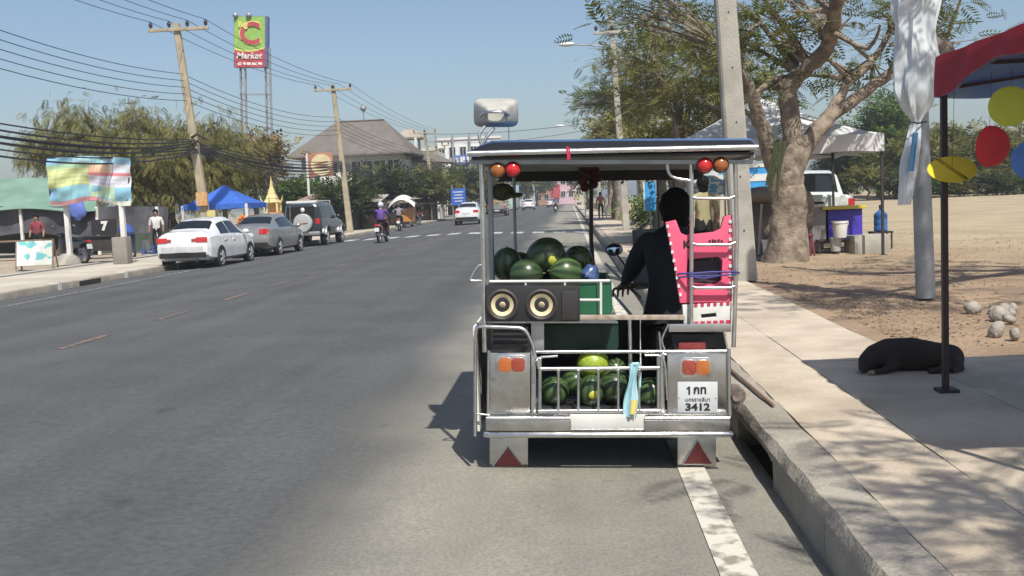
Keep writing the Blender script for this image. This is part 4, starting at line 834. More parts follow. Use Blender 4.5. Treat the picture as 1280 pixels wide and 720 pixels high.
    if hat: mb.ell(c0+ax*.02, (.125, .145, .13), 18, 12, rot); mb.build('helmet', hat, t); mb = MB(); mb.ell(c0+fw*.10-ax*.015, (.095, .05, .05), 14, 8, rot); mb.build('visor', M['black'], t)
    else:
        mb.ell(c0-fw*.025+ax*.012, (.105, .112, .118), 22, 16, rot, fn=lambda v: v*(1+.12*mnoise.noise(v*34)+.05*mnoise.noise(v*90))*(1 if v.y < .045 or v.z > .05 else .80)); mb.ell(hd-fw*.05-ax*.03, (.088, .058, .095), 18, 12, rot, fn=lambda v: v*(1+.15*mnoise.noise(v*50))); mb.build('hair', HAIR, t)
        mb = MB(); mb.ell(hd+fw*.105-ax*.0, (.013, .02, .022), 8, 6, rot); [mb.ell(hd+sd*(s*.088)-ax*.0, (.012, .02, .03), 8, 6, rot) for s in (-1, 1)]; mb.build('nose_and_ears', SKIN, t)
        mb = MB(); [mb.ell(hd+fw*.092+sd*(s*.034)+ax*.032, (.013, .008, .007), 8, 6, rot) for s in (-1, 1)]; mb.build('eyes', M['ink'], t)
        mb = MB(); mb.ell(hd+fw*.095-ax*.045, (.024, .008, .006), 8, 6, rot); mb.build('mouth', mat('lips', (.25, .09, .08), .5), t)
    return t
blk = mat('black_cloth', (.012, .012, .016), .85, c2=(.018, .018, .022), scale=8, bump=.3, bscale=25); blk2 = mat('black_trousers', (.010, .010, .012), .85)
dx = T(870, 560).x
drv = person('driver in a black jacket sitting on the sidecar motorcycle, seen from behind', (dx+.005, YR+.99, ZR(.66)+.01), 0, 'ride', dict(shirt=blk, pants=blk2), fingers=True, sub_=2, bulk=1.18)
def jk(b):
    rows = [(.80, .235, .185, -.29), (.92, .215, .17, -.28), (1.05, .20, .155, -.265), (1.18, .215, .16, -.225), (1.28, .225, .15, -.195), (1.34, .17, .115, -.17), (1.385, .085, .085, -.155)]
    def f(u, v):
        t = v*(len(rows)-1); i = min(int(t), len(rows)-2); q = t-i; a = [rows[i][k]*(1-q)+rows[i+1][k]*q for k in range(4)]
        th = 2*math.pi*u; wv = 1+.035*math.sin(th*5+v*4)*(1-v)+.03*nz(th*2, v*5)
        return (a[1]*wv*math.cos(th), a[3]+a[2]*wv*math.sin(th), a[0]+.015*math.sin(th*3))
    b.grid(f, 36, 18)
mb = MB(); jk(mb); mb.build('jacket', blk, drv)
khaki = person('person in a khaki shirt and dark trousers standing by the utility pole', (P(879, 260, 17.2).x, 17.2, ZS), R_(25), 'stand', dict(shirt=mat('khaki_cloth', (.34, .31, .17), .9), pants=blk2, short=1), fingers=True, scale=1.0)
# dog asleep on the pavement
dg0 = G(1143, 466, ZS); dg0.y += .12
DJ = {'rump': (.30, .0, .085), 'loin': (.18, .02, .10), 'rib': (.02, .03, .12), 'should': (-.14, .02, .125), 'neck': (-.245, -.01, .115), 'skull': (-.315, -.04, .085), 'muz': (-.36, -.10, .045), 'nose': (-.375, -.145, .034),
      'hipk': (.27, -.11, .07), 'hock': (.20, -.17, .03), 'hpaw': (.10, -.19, .025), 'elb': (-.15, -.10, .06), 'wri': (-.22, -.16, .03), 'paw': (-.30, -.19, .022), 'tail0': (.37, -.02, .05), 'tail1': (.36, -.12, .022), 'tail2': (.27, -.20, .016), 'ear': (-.32, -.09, .12), 'ear2': (-.345, -.13, .075)}
DE = [('rump', 'loin'), ('loin', 'rib'), ('rib', 'should'), ('should', 'neck'), ('neck', 'skull'), ('skull', 'muz'), ('muz', 'nose'), ('rump', 'hipk'), ('hipk', 'hock'), ('hock', 'hpaw'), ('should', 'elb'), ('elb', 'wri'), ('wri', 'paw'), ('rump', 'tail0'), ('tail0', 'tail1'), ('tail1', 'tail2'), ('skull', 'ear'), ('ear', 'ear2')]
DR = dict(rump=(.125, .12), loin=(.135, .135), rib=(.155, .155), should=(.145, .15), neck=(.115, .115), skull=(.085, .085), muz=(.05, .045), nose=(.026, .024), hipk=.085, hock=.035, hpaw=.028, elb=.055, wri=.03, paw=.026, tail0=.03, tail1=.02, tail2=.014, ear=(.034, .016), ear2=(.018, .01))
def remeshed(mb, vox, sm):                    # fuse overlapping pieces into one continuous skin
    me = mb.mesh('r', []); o = bpy.data.objects.new('r', me); col.objects.link(o)
    r = o.modifiers.new('r', 'REMESH'); r.mode = 'VOXEL'; r.voxel_size = vox; k = o.modifiers.new('s', 'SMOOTH'); k.iterations = sm; k.factor = .6
    out = bpy.data.meshes.new_from_object(o.evaluated_get(bpy.context.evaluated_depsgraph_get())); bpy.data.objects.remove(o); return out
db = MB()
for a, b in DE:
    pa, pb = Vector(DJ[a]), Vector(DJ[b]); ra, rb_ = [(q if not isinstance(q, tuple) else sum(q)/2)*.86 for q in (DR[a], DR[b])]
    n = 7
    for k in range(n+1):
        t_ = k/n; r = ra+(rb_-ra)*t_; c = pa.lerp(pb, t_); c.z = max(c.z, r*.86); db.ell(c, (r, r, r*.98), 14, 10)
dm = remeshed(db, .011, 6)
dm.materials.append(mat('black_fur', (.013, .011, .010), .8, c2=(.03, .018, .012), scale=5, bump=.8, bscale=90)); dm.polygons.foreach_set('use_smooth', [True]*len(dm.polygons))
dogt = thing('dog', 'black dog asleep on the pavement in the canopy shade', 'dog', (dg0.x+.0, dg0.y, ZS), R_(-4))
o = bpy.data.objects.new('body', dm); col.objects.link(o); o.parent = dogt
mb = MB(); mb.ell((-.385, -.165, .034), (.014, .01, .011), 8, 6); mb.build('nose', M['ink'], dogt)
mb = MB(); mb.ell((-.32, -.195, .02), (.03, .02, .018), 10, 6); mb.build('paw', mat('tan_fur', (.30, .22, .14), .9), dogt)

# riders and parked motorcycles on the far side
purple, redp, blkp = mat('purple_cloth', (.12, .055, .27), .8), CP('red_moto_paint', (.30, .02, .03)), CP('black_moto_paint', (.02, .02, .024))
mt = thing('motorcycle', 'dark red motorcycle ridden away along the lane by the rider in purple', 'motorcycle', (-7.75, 42.6, ZR(-7.75)), R_(-4)); motorcycle(mt, (0, 0, 0), mat('dark_red_paint', (.16, .02, .03), .3, coat=.6))
person('rider in a purple jacket and white helmet on the dark red motorcycle', (-7.75, 42.6, ZR(-7.75)+.01), R_(-4), 'ride', dict(shirt=purple, pants=blk2), hat=mat('white_helmet', (.62, .62, .68), .3, coat=.5))
mt2 = thing('motorcycle', 'black scooter moving along the far kerb near the orange cart', 'motorcycle', (-10.4, 63, ZR(-10.4)), R_(5)); motorcycle(mt2, (0, 0, 0), blkp)
person('rider in a grey shirt on the black scooter near the orange cart', (-10.4, 63, ZR(-10.4)+.01), R_(5), 'ride', dict(shirt=mat('grey_cloth', (.25, .24, .27), .85), pants=blk2), hat=blkp)
mt3 = thing('motorcycle', 'red motorcycle parked on the far pavement by the leaning poles', 'motorcycle', (-12.6, 78, ZL), R_(70), 'red motorcycles parked by the leaning poles'); motorcycle(mt3, (0, 0, 0), redp)
for k in range(3): dup(mt3, (-12.9+.1*k, 80+1.5*k, ZL), R_(66+7*k))
person('person in white sitting beside the parked red motorcycles', (-13.4, 80.5, ZL), R_(-60), 'sit', dict(shirt=M['white'], pants=blk2))
mt4 = dup(mt2, (-1.5, 110, ZR(-1.5)), 0, 'motorcycle far ahead in the right lane, seen under the cart roof', 'distant motorcycles')
person('rider far ahead in the right lane, seen under the cart roof', (-1.5, 110, ZR(-1.5)), 0, 'ride', dict(shirt=mat('slate_cloth', (.10, .11, .14), .9), pants=blk2), hat=redp)
dup(mt, (-9.9, 96, ZR(-9.9)), R_(3), 'motorcycle far off beside the loaded pickup', 'distant motorcycles')
person('rider in pale shirt far off beside the loaded pickup', (-9.9, 96, ZR(-9.9)), R_(3), 'ride', dict(shirt=M['white'], pants=blk2), hat=M['white'])

# ------------------------------------------------------------------ trees
BARK = mat('grey_brown_bark', (.30, .245, .185), .95, c2=(.13, .10, .075), scale=6, detail=10, bump=1., bscale=26, fine=.2)
DBARK = mat('dark_bark', (.12, .09, .065), .95, c2=(.06, .045, .035), scale=6, bump=.8, bscale=20)
LEAF = {k: mat('leaf_'+k, a, .6, c2=b, island=True, scale=.9, lo=.25, hi=.75, trans=.32, spec=.25) for k, a, b in (
    ('olive', (.085, .105, .022), (.20, .19, .055)), ('dry', (.125, .135, .03), (.24, .215, .08)), ('green', (.05, .10, .02), (.13, .20, .04)), ('dark', (.035, .055, .02), (.09, .105, .035)), ('brown', (.17, .11, .045), (.26, .2, .08)), ('feather', (.075, .10, .022), (.17, .185, .05)))}
def rot_frames(d, rs):                        # (N,3) directions -> orthonormal frames (N,3,3), columns x, y=d, z
    d = d/np.linalg.norm(d, axis=1)[:, None]; up = rs.normal(size=d.shape)*.35+np.array([0, 0, 1.]); x = np.cross(d, up); x /= np.linalg.norm(x, axis=1)[:, None]+1e-9; z = np.cross(x, d)
    return np.stack([x, d, z], axis=2)
def leaves(centres, dirs, kind, size, rs, leaflets=7):
    if kind == 'simple':
        T_ = np.array([[(0, 0, 0), (.28, .45, .05), (0, 1, 0), (-.28, .45, .05)]])
    elif kind == 'twig':                      # a twig with a few leaves at angles
        T_ = []
        for i in range(5):
            y = i/5; s = -1 if i % 2 else 1; a = np.array([0, y, 0]); t_ = np.array([s*.42, y+.32, .05*s]); m_ = (a+t_)/2; n_ = np.array([-.32*.28, .42*.28*s, 0])*s
            T_.append([a, m_+n_*1, t_, m_-n_*1])
        T_ = np.array(T_)
    else:                                     # pinnate spray
        T_ = []
        for i in range(leaflets):
            y = (i+1)/leaflets
            for s in (-1, 1):
                ln = .36*math.sin(math.pi*(.15+.75*y)); a = np.array([0, y-.08, -.22*y*y]); t_ = np.array([s*ln, y+.06, -.22*y*y-.04]); m_ = (a+t_)/2; n_ = np.array([0, .055, 0])
                T_.append([a, m_+n_, t_, m_-n_])
        T_ = np.array(T_)
    F_ = rot_frames(dirs, rs); K = T_.reshape(-1, 3); sz = size*(.6+.8*rs.rand(len(centres)))
    V = np.einsum('nij,kj->nki', F_, K)*sz[:, None, None]+centres[:, None, :]
    return V.reshape(-1, 3)
def tree(name, label, basept, clumps, leaf, lk='twig', size=.3, per=60, spread=.5, trunk_r=.2, limbs=None, bark=None, seed=1, droop=0., flat=.6, fork=.45, group=None, trunk_path=None, nmain=5, tl=0.):
    rs = np.random.RandomState(seed); b = np.array(basept, float); cl = np.array(clumps, float); t = thing(name, label, 'tree', tuple(b), 0, group)
    mb = MB(); cz = cl.mean(0)
    hz = max(.8, (cl[:, 2].min()-b[2])*.9+(cl[:, 2].max()-cl[:, 2].min())*fork)
    topp = np.array([b[0]+(cz[0]-b[0])*.4, b[1]+(cz[1]-b[1])*.4, b[2]+hz])
    ends = []
    if limbs:
        for path, r0, r1 in limbs:
            n = len(path); path = [np.array(q, float)-b for q in path]
            fine = [];
            for i in range(n-1):
                for k in range(4):
                    q = k/4; a0, a1, a2, a3 = path[max(i-1, 0)], path[i], path[i+1], path[min(i+2, n-1)]; fine.append(cat_rom(a0, a1, a2, a3, q)+rs.normal(size=3)*.015)
            fine.append(path[-1]); m_ = len(fine); v0 = len(mb.v); mb.tube(fine, [(r0+(r1-r0)*(i/(m_-1))**.8)*(1+.38*math.exp(-i*.42) if r0 > .4 else 1) for i in range(m_)], 18 if r0 > .15 else 10)
            if r0 > .1:
                for vi in range(v0, len(mb.v)):
                    v = Vector(mb.v[vi]); k_ = (vi-v0)//(18 if r0 > .15 else 10); c = Vector(fine[min(k_, m_-1)]); d_ = v-c; mb.v[vi] = tuple(c+d_*(1+.22*mnoise.noise(Vector((v.x*3.2, v.y*3.2, v.z*.9)))+.10*mnoise.noise(v*7))); ends += [(f+b, r0+(r1-r0)*i/(m_-1)) for i, f in enumerate(fine) if i > m_*.35]
    else:
        path = [np.zeros(3)]+[(topp-b)*k/5+np.array([*(rs.normal(size=2)*.05*(1+hz*.2)), 0]) for k in range(1, 6)]
        mb.tube(path, [trunk_r*(1.35 if k == 0 else 1-.1*k) for k in range(6)], 10)
        mains = cl[rs.choice(len(cl), min(nmain, len(cl)), replace=False)]
        for c in mains:
            s0 = path[3]*(1-.0)+(path[5]-path[3])*rs.rand(); c_ = c-b; mid = s0*.45+c_*.55+np.array([0, 0, .25*np.linalg.norm(c_-s0)*.6]); pts = [s0*(1-q)**2+mid*2*q*(1-q)+c_*q*q for q in np.linspace(0, 1, 8)]
            mb.tube(pts, [trunk_r*(.55-.5*q) for q in np.linspace(0, 1, 8)], 7); ends += [(q+b, trunk_r*.3) for q in pts[2:]]
    E_ = np.array([q for q, r in ends])
    C_, D_ = [], []
    for c in cl:
        i = int(((E_-c)**2).sum(1).argmin()); s0 = E_[i]-b; c_ = c-b; mid = (s0+c_)/2+rs.normal(size=3)*.12+np.array([0, 0, .1]); r0 = min(ends[i][1]*.6, .05+.02*np.linalg.norm(c_-s0))
        mb.tube([s0*(1-q)**2+mid*2*q*(1-q)+c_*q*q for q in np.linspace(0, 1, 5)], [max(.008, r0*(1-.85*q)) for q in np.linspace(0, 1, 5)], 5, cap=False)
        for _ in range(3):
            e = c_+rs.normal(size=3)*spread*np.array([1, 1, flat]); mb.tube([c_*.6+s0*.4+(mid-(c_+s0)/2)*.5, (c_+e)/2, e], [max(.006, r0*.35), .008, .004], 4, cap=False)
        n = max(3, int(per*(.6+.8*rs.rand()))); off = rs.normal(size=(n, 3))*spread*np.array([1, 1, flat])*(.75+.5*rs.rand())
        d = off/(np.linalg.norm(off, axis=1)[:, None]+1e-6)*.7+rs.normal(size=(n, 3))*.6; d[:, 2] = d[:, 2]*.6-droop-rs.rand(n)*droop
        if droop: off[:, 2] -= droop*spread*rs.rand(n)*1.4
        C_.append(c_+off); D_.append(d)
    mb.build('trunk', bark or BARK, t)
    v = leaves(np.concatenate(C_), np.concatenate(D_), lk, size, rs)
    o = bpy.data.objects.new('crown', np_mesh('crown', v, 4, LEAF[leaf])); col.objects.link(o); o.parent = t
    return t
def blob(n, c, r, seed, shell=.5):            # clump centres in an ellipsoid, leaning to its surface
    rs = np.random.RandomState(seed); d = rs.normal(size=(n, 3)); d /= np.linalg.norm(d, axis=1)[:, None]; q = shell+(1-shell)*rs.rand(n)
    return (np.array(c)+d*np.array(r)*q[:, None]).tolist()
def pblob(n, px, py, Y, rx, ry, rd, seed, shell=.45):   # the same from pixels at distance Y
    s = FPX/Y; return blob(n, P(px, py, Y), (rx/s, rd, ry/s), seed, shell)
LP = lambda pts: [tuple(P(x, y, d)) for x, y, d in pts]
# the big branching tree on the verge
tb = G(985, 326, .2); YT = tb.y
lim = [(LP([(984, 345, YT), (988, 300, YT), (987, 262, YT), (982, 232, YT), (978, 212, YT)]), .401, .30),
       (LP([(972, 235, YT), (966, 205, YT-.1), (952, 160, YT-.2), (940, 122, YT-.4), (928, 92, YT-.6), (903, 62, YT-1)]), .21, .06),
       (LP([(985, 225, YT), (993, 180, YT), (988, 150, YT+.1), (985, 112, YT+.1), (1004, 88, YT), (1033, 62, YT-.4), (1041, 30, YT-.8), (1050, -30, YT-1.5)]), .22, .12),
       (LP([(990, 215, YT), (1012, 176, YT+.1), (1040, 145, YT+.3), (1085, 112, YT+.5), (1120, 86, YT+.8), (1180, 55, YT+1.2)]), .18, .08),
       (LP([(1020, 168, YT+.1), (1046, 128, YT+.6), (1062, 100, YT+.9), (1092, 74, YT+1.3), (1112, 40, YT+1.8), (1135, 0, YT+2.4)]), .12, .05),
       (LP([(940, 125, YT-.4), (965, 100, YT), (985, 95, YT+.4), (1000, 75, YT+1)]), .08, .03),
       (LP([(1041, 40, YT-.8), (1085, 60, YT-1.5), (1100, 30, YT-2.2)]), .06, .02),
       (LP([(952, 160, YT-.2), (930, 140, YT+.3), (905, 140, YT+1.2), (870, 120, YT+2)]), .07, .02)]
cls = pblob(26, 1000, 20, YT, 120, 70, 2.4, 11, .2)+pblob(14, 905, 60, YT, 40, 45, 2., 12, .2)+pblob(20, 1150, 10, YT+1, 100, 60, 2.5, 13, .2)+pblob(8, 960, 105, YT+1, 40, 20, 1.5, 14)+pblob(7, 1070, 95, YT+1.5, 40, 18, 1.5, 15)+pblob(14, 820, 10, YT, 70, 22, 2., 16, .2)
tree('shade_tree', 'large pale barked tree with forked spreading limbs and thin feathery leaves on the verge', tb, cls, 'feather', 'pinnate', .36, 13, .42, .4, limbs=lim, seed=5, flat=.45)
# young shoots at its fork
pm = top('epiphyte', 'dark leafy shoots hanging in the fork of the large tree', 'plant', lambda b: [b.tube([P(970+6*math.sin(k*3), 205-3*k, YT-.5), P(968+5*math.sin(k*2)+k, 190-2*k, YT-.55), P(964+8*math.sin(k), 205+6*k, YT-.6)], [.02, .06, .01], 5) for k in range(9)], mat('dark_shoots', (.05, .06, .025), .8))
# trees beyond the cart on the right pavement side
tree('street_tree', 'feathery tree arching over the pavement behind the cart driver', G(846, 305, .17)*1, pblob(46, 845, 95, 30, 80, 62, 2.4, 21)+pblob(14, 890, 150, 30, 30, 35, 1.5, 22), 'dry', 'pinnate', .36, 26, .42, .2, seed=21, flat=.5)
tree('street_tree', 'feathery tree with a low twig reaching over the road above the cart roof', (P(806, 270, 47).x, 47, .17), pblob(34, 790, 118, 47, 62, 42, 2.2, 23)+pblob(7, 735, 122, 46, 22, 10, .8, 24)+pblob(12, 810, 55, 46, 50, 25, 1.5, 27), 'feather', 'pinnate', .42, 34, .42, .18, seed=23, flat=.45, fork=.3)
tree('street_tree', 'thin brownish tree farther along the right pavement', (P(772, 262, 62).x, 62, .17), pblob(20, 775, 165, 62, 45, 40, 2.4, 25), 'dry', 'twig', .4, 70, .6, .16, seed=25)
tree('street_tree', 'bare trunked tree beside the blue booth', (P(864, 280, 27).x+.5, 27, .17), pblob(16, 905, 115, 27, 40, 45, 1.6, 26), 'olive', 'pinnate', .4, 30, .4, .17, seed=26)
tree('street_tree', 'distant roadside tree just before the pink building', (P(735, 256, 120).x, 120, .17), pblob(16, 730, 215, 120, 18, 25, 2.5, 28), 'olive', 'twig', .6, 90, .9, .2, seed=28)
# overhead trees to the right whose leaf shadow falls on the pavement
tree('shade_tree', 'tree arching over the red canopy with a thick brown limb', (8.6, 15.2, .17), blob(20, (5.6, 9.6, 6.4), (2.6, 2.2, .7), 31, .2)+blob(10, (8, 14, 6.5), (2, 2, .7), 33), 'feather', 'pinnate', .38, 15, .4, .3, limbs=[([(8.6, 15.2, .1), (8.5, 15.2, 1.4), (8.2, 15.2, 2.6)], .30, .24), ([(8.25, 15.2, 2.5), tuple(P(1262, 66, 15.3)), tuple(P(1205, 82, 15.4)), tuple(P(1180, 62, 15.6)), tuple(P(1150, 40, 16)), tuple(P(1120, -20, 16.5))], .2, .07), ([(8.2, 15.2, 2.6), (7.6, 13.4, 4.6), (6.6, 11.4, 5.8), (5.2, 9.4, 6.4)], .2, .05), ([(8.2, 15.2, 2.6), (8.4, 15, 4.6), (8, 14.5, 6)], .16, .05)], seed=31)
tree('shade_tree', 'tree beside the pavement that shades the near slabs', (5.6, -.6, .17), blob(30, (3.9, .9, 5.2), (2.2, 2.4, .8), 32, .2), 'feather', 'pinnate', .36, 11, .42, .22, seed=32, fork=.1)
# background trees at the end of the sandy lot
for i, (px, py, Y, rx, ry, kind) in enumerate(((1100, 170, 82, 32, 50, 'green'), (1140, 205, 76, 45, 32, 'olive'), (1190, 195, 84, 45, 48, 'olive'), (1240, 200, 80, 40, 45, 'dry'), (1290, 205, 86, 45, 50, 'olive'), (1055, 195, 88, 35, 45, 'dark'), (1350, 205, 88, 50, 50, 'green'))):
    s = FPX/Y; lab = ['tall green tree behind the white tent corner', 'dense olive bush at the far edge of the sandy lot', 'broad olive tree at the far edge of the sandy lot behind the lamp post', 'dry yellowish tree behind the red and yellow discs', 'olive tree at the far right end of the sandy lot', 'dark tree behind the pickup truck', 'green tree beyond the red canopy at the lot edge'][i]
    tree('background_tree', lab, (P(px, 240, Y).x, Y, .15+.008*60), pblob(34, px, py, Y, rx, ry, 3.5, 40+i, .3), kind, 'twig', .55, 75, .7, .25, seed=40+i, group='trees behind the sandy lot')
for i, px in enumerate((1085, 1118, 1160, 1200, 1245, 1285)):
    tree('low_bush', 'low bush along the far edge of the sandy lot', (P(px, 243, 72).x, 72, .15+.008*52), pblob(9, px, 226, 72, 22, 13, 1.5, 60+i, .2), ('olive', 'dark', 'green')[i % 3], 'twig', .4, 60, .45, .08, seed=60+i, group='bushes edging the sandy lot')['category'] = 'bush'
# left side
tree('willowy_tree', 'big drooping olive tree behind the billboard', (P(217, 290, 48).x, 48, .12), pblob(95, 205, 195, 48, 92, 66, 4., 70, .25)+pblob(10, 95, 165, 48, 45, 40, 2., 71)+pblob(12, 285, 180, 48, 30, 38, 2., 72)+pblob(5, 55, 185, 48, 16, 12, 1., 73), 'dry', 'pinnate', .40, 85, .55, .38, bark=DBARK, seed=70, droop=.7, flat=.8, fork=.25, nmain=9)
for i, (px, py, Y, rx, ry, kind, nm) in enumerate(((318, 205, 66, 28, 40, 'brown', 'reddish brown tree between the sign tower and the shrine'), (282, 225, 60, 28, 30, 'dark', 'dark tree behind the blue tent'), (375, 244, 74, 38, 14, 'green', 'bright green tree in front of the hip roofed house'), (455, 240, 84, 28, 16, 'olive', 'olive tree below the house windows'), (495, 232, 78, 30, 20, 'dark', 'dark roadside tree behind the rider in purple'), (540, 232, 92, 30, 19, 'olive', 'roadside tree above the orange cart'), (578, 230, 110, 24, 20, 'dark', 'dark tree above the blue road sign'), (604, 232, 128, 18, 18, 'olive', 'far roadside tree beyond the blue road sign'), (648, 228, 190, 16, 16, 'olive', 'small far tree above the distant traffic'), (672, 226, 230, 14, 16, 'dark', 'farthest dark tree near the pink building'), (430, 250, 66, 22, 12, 'dark', 'low dark tree over the shop roof'))):
    tree('roadside_tree', nm, (P(px, 260, Y).x, Y, ZL), pblob(26, px, py, Y, rx, ry, 3., 80+i, .3), kind, 'twig', .5*(Y/75)**.5, 75, .65*(Y/75)**.5, .2, seed=80+i, group='trees along the far side of the road')
# ------------------------------------------------------------------ poles, lamps and wires
CON = mat('pole_concrete', (.40, .38, .33), .9, c2=(.29, .275, .24), scale=2.5, detail=7, bump=.35, bscale=40, fine=.12)
YCON = mat('yellowed_pole_concrete', (.42, .36, .25), .9, c2=(.31, .265, .19), scale=2.5, detail=7, bump=.3, bscale=30)
INS = mat('dark_insulator', (.05, .035, .03), .3)
def upole(name, label, b, h, w0, w1, lean=(0, 0), m=None, arms=(), group=None, holes=0):
    b = Vector(b); t = thing(name, label, 'pole', b, 0, group); tp_ = Vector((lean[0], lean[1], h))
    mb = MB(); hw = [(w0, 0), (w0*.97, .03), (w1, 1)]
    vs = []
    for wv, q in hw:
        c = tp_*q
        for x, y in ((-1, -.8), (-.8, -1), (.8, -1), (1, -.8), (1, .8), (.8, 1), (-.8, 1), (-1, .8)): vs.append((c.x+x*wv/2, c.y+y*wv/2*.9, c.z))
    mb.add(vs, [(i*8+k, i*8+(k+1) % 8, (i+1)*8+(k+1) % 8, (i+1)*8+k) for i in range(2) for k in range(8)]+[tuple(range(7, -1, -1)), tuple(16+k for k in range(8))])
    sh = mb.build('shaft', m or CON, t, smooth=False)
    for z, L_, nI, off in arms:
        c = tp_*(z/h); mb = MB(); mb.box((c.x+off, c.y-.14, z), (L_, .11, .12)); ar = mb.build('crossarm', m or CON, t, bevel=.01)
        for i in range(nI):
            mb = MB(); mb.lathe([(.02, 0), (.03, .06), (.085, .08), (.05, .13), (.085, .15), (.05, .21), (.03, .25)], 12, (c.x+off-L_/2+.1+(L_-.2)*i/max(1, nI-1), c.y-.14, z+.055)); mb.build('insulator', INS, ar)
    for k in range(holes):
        z = .8+k*.85; c = tp_*(z/h); wv = w0+(w1-w0)*z/h; mb = MB(); mb.lathe([(.012, 0), (.012, .008)], 10, (c.x+.02, c.y-wv*.45-.002, z), rotb); mb.build('bolt_hole', M['ink'], sh)
    return t
pA = Vector((P(262, 290, 39).x, 39, ZL)); pB = Vector((P(438, 288, 59.5).x, 59.5, ZL)); pC = Vector((P(545, 273, 97).x, 97, ZL)); p0 = Vector((-14.0, 18.8, ZL))
lnA = P(236, 34, 39)-P(262, 290, 39); lnB = P(424, 106, 59.5)-P(438, 288, 59.5)
upA = upole('utility_pole', 'leaning weathered concrete utility pole in front of the big drooping tree', pA, 8.6, .34, .22, (-.75, 0), YCON, ((8.35, 2.3, 4, .1),))
mb = MB(); mb.box((-.12, -.25, 2.0), (.42, .12, .5)); mb.build('notice_board', mat('orange_notice', (.50, .22, .08), .7, c2=(.55, .4, .2), scale=9), upA); mb = MB(); mb.box((.2, -.23, 1.35), (.3, .1, .42)); mb.build('notice_board', mat('yellow_notice', (.62, .52, .2), .7), upA)
mb = MB(); [mb.tube([(-.36, -.3, z), (-.1, -.35, z+.12), (.25, -.3, z-.1)], .05, 6) for z in (4.3, 4.05)]; mb.lathe([(.12, -.04), (.12, .04)], 16, (-.3, -.32, 4.4), rotb, cap=False); mb.build('cable_coil', INS, upA)
upB = upole('utility_pole', 'straight yellowed utility pole beside the hip roofed house', pB, 8.4, .34, .22, (-.55, 0), YCON, ((8.15, 2.2, 3, .0),))
upC = upole('utility_pole', 'distant leaning utility pole by the parked red motorcycles', pC, 8.3, .34, .24, (-.7, 0), YCON, ((8.0, 2.2, 3, 0),))
upole('utility_pole', 'second distant pole right behind the leaning one by the red motorcycles', (P(552, 272, 101).x, 101, ZL), 7.2, .3, .24, (-.2, 0), YCON, ((6.7, 1.8, 3, 0), (7.0, .8, 2, .9)))
ub = G(931, 350, ZS); upR = upole('utility_pole', 'thick square concrete utility pole on the pavement behind the cart', ub, 9.5, .37, .25, (-.45, 0), CON, holes=9)
upole('utility_pole', 'slim concrete pole carrying the street lamp down the right pavement', (P(783, 286, 43).x, 43, ZS), 8.7, .30, .2, (-.35, 0), CON, ((8.0, 1.5, 3, 0),))
upole('utility_pole', 'farther concrete pole left of the lamp pole on the right pavement', (P(750, 262, 82).x, 82, ZS), 8.4, .32, .22, (-.15, 0), CON, ((7.9, 1.8, 3, 0),))
upole('service_pole', 'thin grey pole between the trunks on the right pavement', (P(800, 278, 50).x, 50, ZS), 7, .16, .12, (-.1, 0), M['galv'])
upole('service_pole', 'short grey signpost pole behind the blue notice on the right pavement', (P(806, 275, 36).x+.7, 36, ZS), 3.6, .14, .12, (0, 0), CON)
def lamp(label, b, h, top_px, arm):
    b = Vector(b); t = thing('street_lamp', label, 'street lamp', b); mb = MB(); mb.tube([(0, 0, 0), (0, 0, h)], [.06, .04], 8); mb.build('lamp_bracket', M['galv'], t)
    mb = MB(); mb.tube([(0, 0, h-.1), (arm*.3, 0, h+.12), (arm, 0, h+.26)], .025, 6); mb.build('lamp_arm', M['galv'], t); mb = MB(); mb.ell((arm-.25, 0, h+.28), (.34, .12, .09), 14, 8); hd = mb.build('lamp_head', M['white'], t)
lb = P(775, 62, 43); lamp('street lamp with a long arm over the road on the slim concrete pole', (lb.x, lb.y-.25, lb.z-.4), .4, 0, -1.9)
lb = P(746, 160, 82); lamp('distant street lamp with arm over the road on the farther pole', (lb.x, lb.y-.25, lb.z-.4), .4, 0, -2.6)
WIRE = mat('black_cable', (.02, .02, .022), .6)
def wire(label, pts, r, sag, group='overhead cables on the far side', name='overhead_wire'):
    out = []
    for a, b in zip(pts, pts[1:]):
        a, b = Vector(a), Vector(b)
        for k in range(15): q = k/14; out.append(a.lerp(b, q)-Vector((0, 0, sag*4*q*(1-q))))
    mb = MB(); mb.tube(out, r, 5); loc = out[0]; o = bpy.data.objects.new(name, mb.mesh(name, WIRE, loc)); col.objects.link(o); o.location = loc
    return tag(o, label, 'cable', group)
def onp(b, ln, h, z, dx=0.): return Vector(b)+Vector((ln*z/h+dx, -.2, z))
for i, dx_ in enumerate((-.95, -.25, .45, 1.15)): wire('top power line running along the crossarms of the far utility poles', [p0+Vector((dx_-.6, 0, 8.7)), onp(pA, -.75, 8.6, 8.66, dx_+.05), onp(pB, -.55, 8.4, 8.45, dx_*.9), onp(pC, -.7, 8.3, 8.3, dx_*.9)], .011, .35)
for i, z in enumerate((6.7, 6.45, 6.2, 5.95, 5.7)): wire('thin mid height line strung between the far utility poles', [p0+Vector((-.4, 0, z+.1)), onp(pA, -.75, 8.6, z), onp(pB, -.55, 8.4, z-.1), onp(pC, -.7, 8.3, z-.2)], .012, .45)
for i in range(8): wire('thick black telecom cable sagging in the low bundle of the far poles', [p0+Vector((-.3, .05*i, 4.25-.09*i)), onp(pA, -.75, 8.6, 4.25-.07*i, -.1+.03*i), onp(pB, -.55, 8.4, 4.1-.08*i), onp(pC, -.7, 8.3, 4.0-.08*i)], .022+.006*(i % 3), .35+.10*((i*5) % 4))
wire('thin line crossing the road high behind the loudspeaker', [onp(pC, -.7, 8.3, 7.9), P(748, 152, 82)], .02, .3, 'overhead lines over the road')
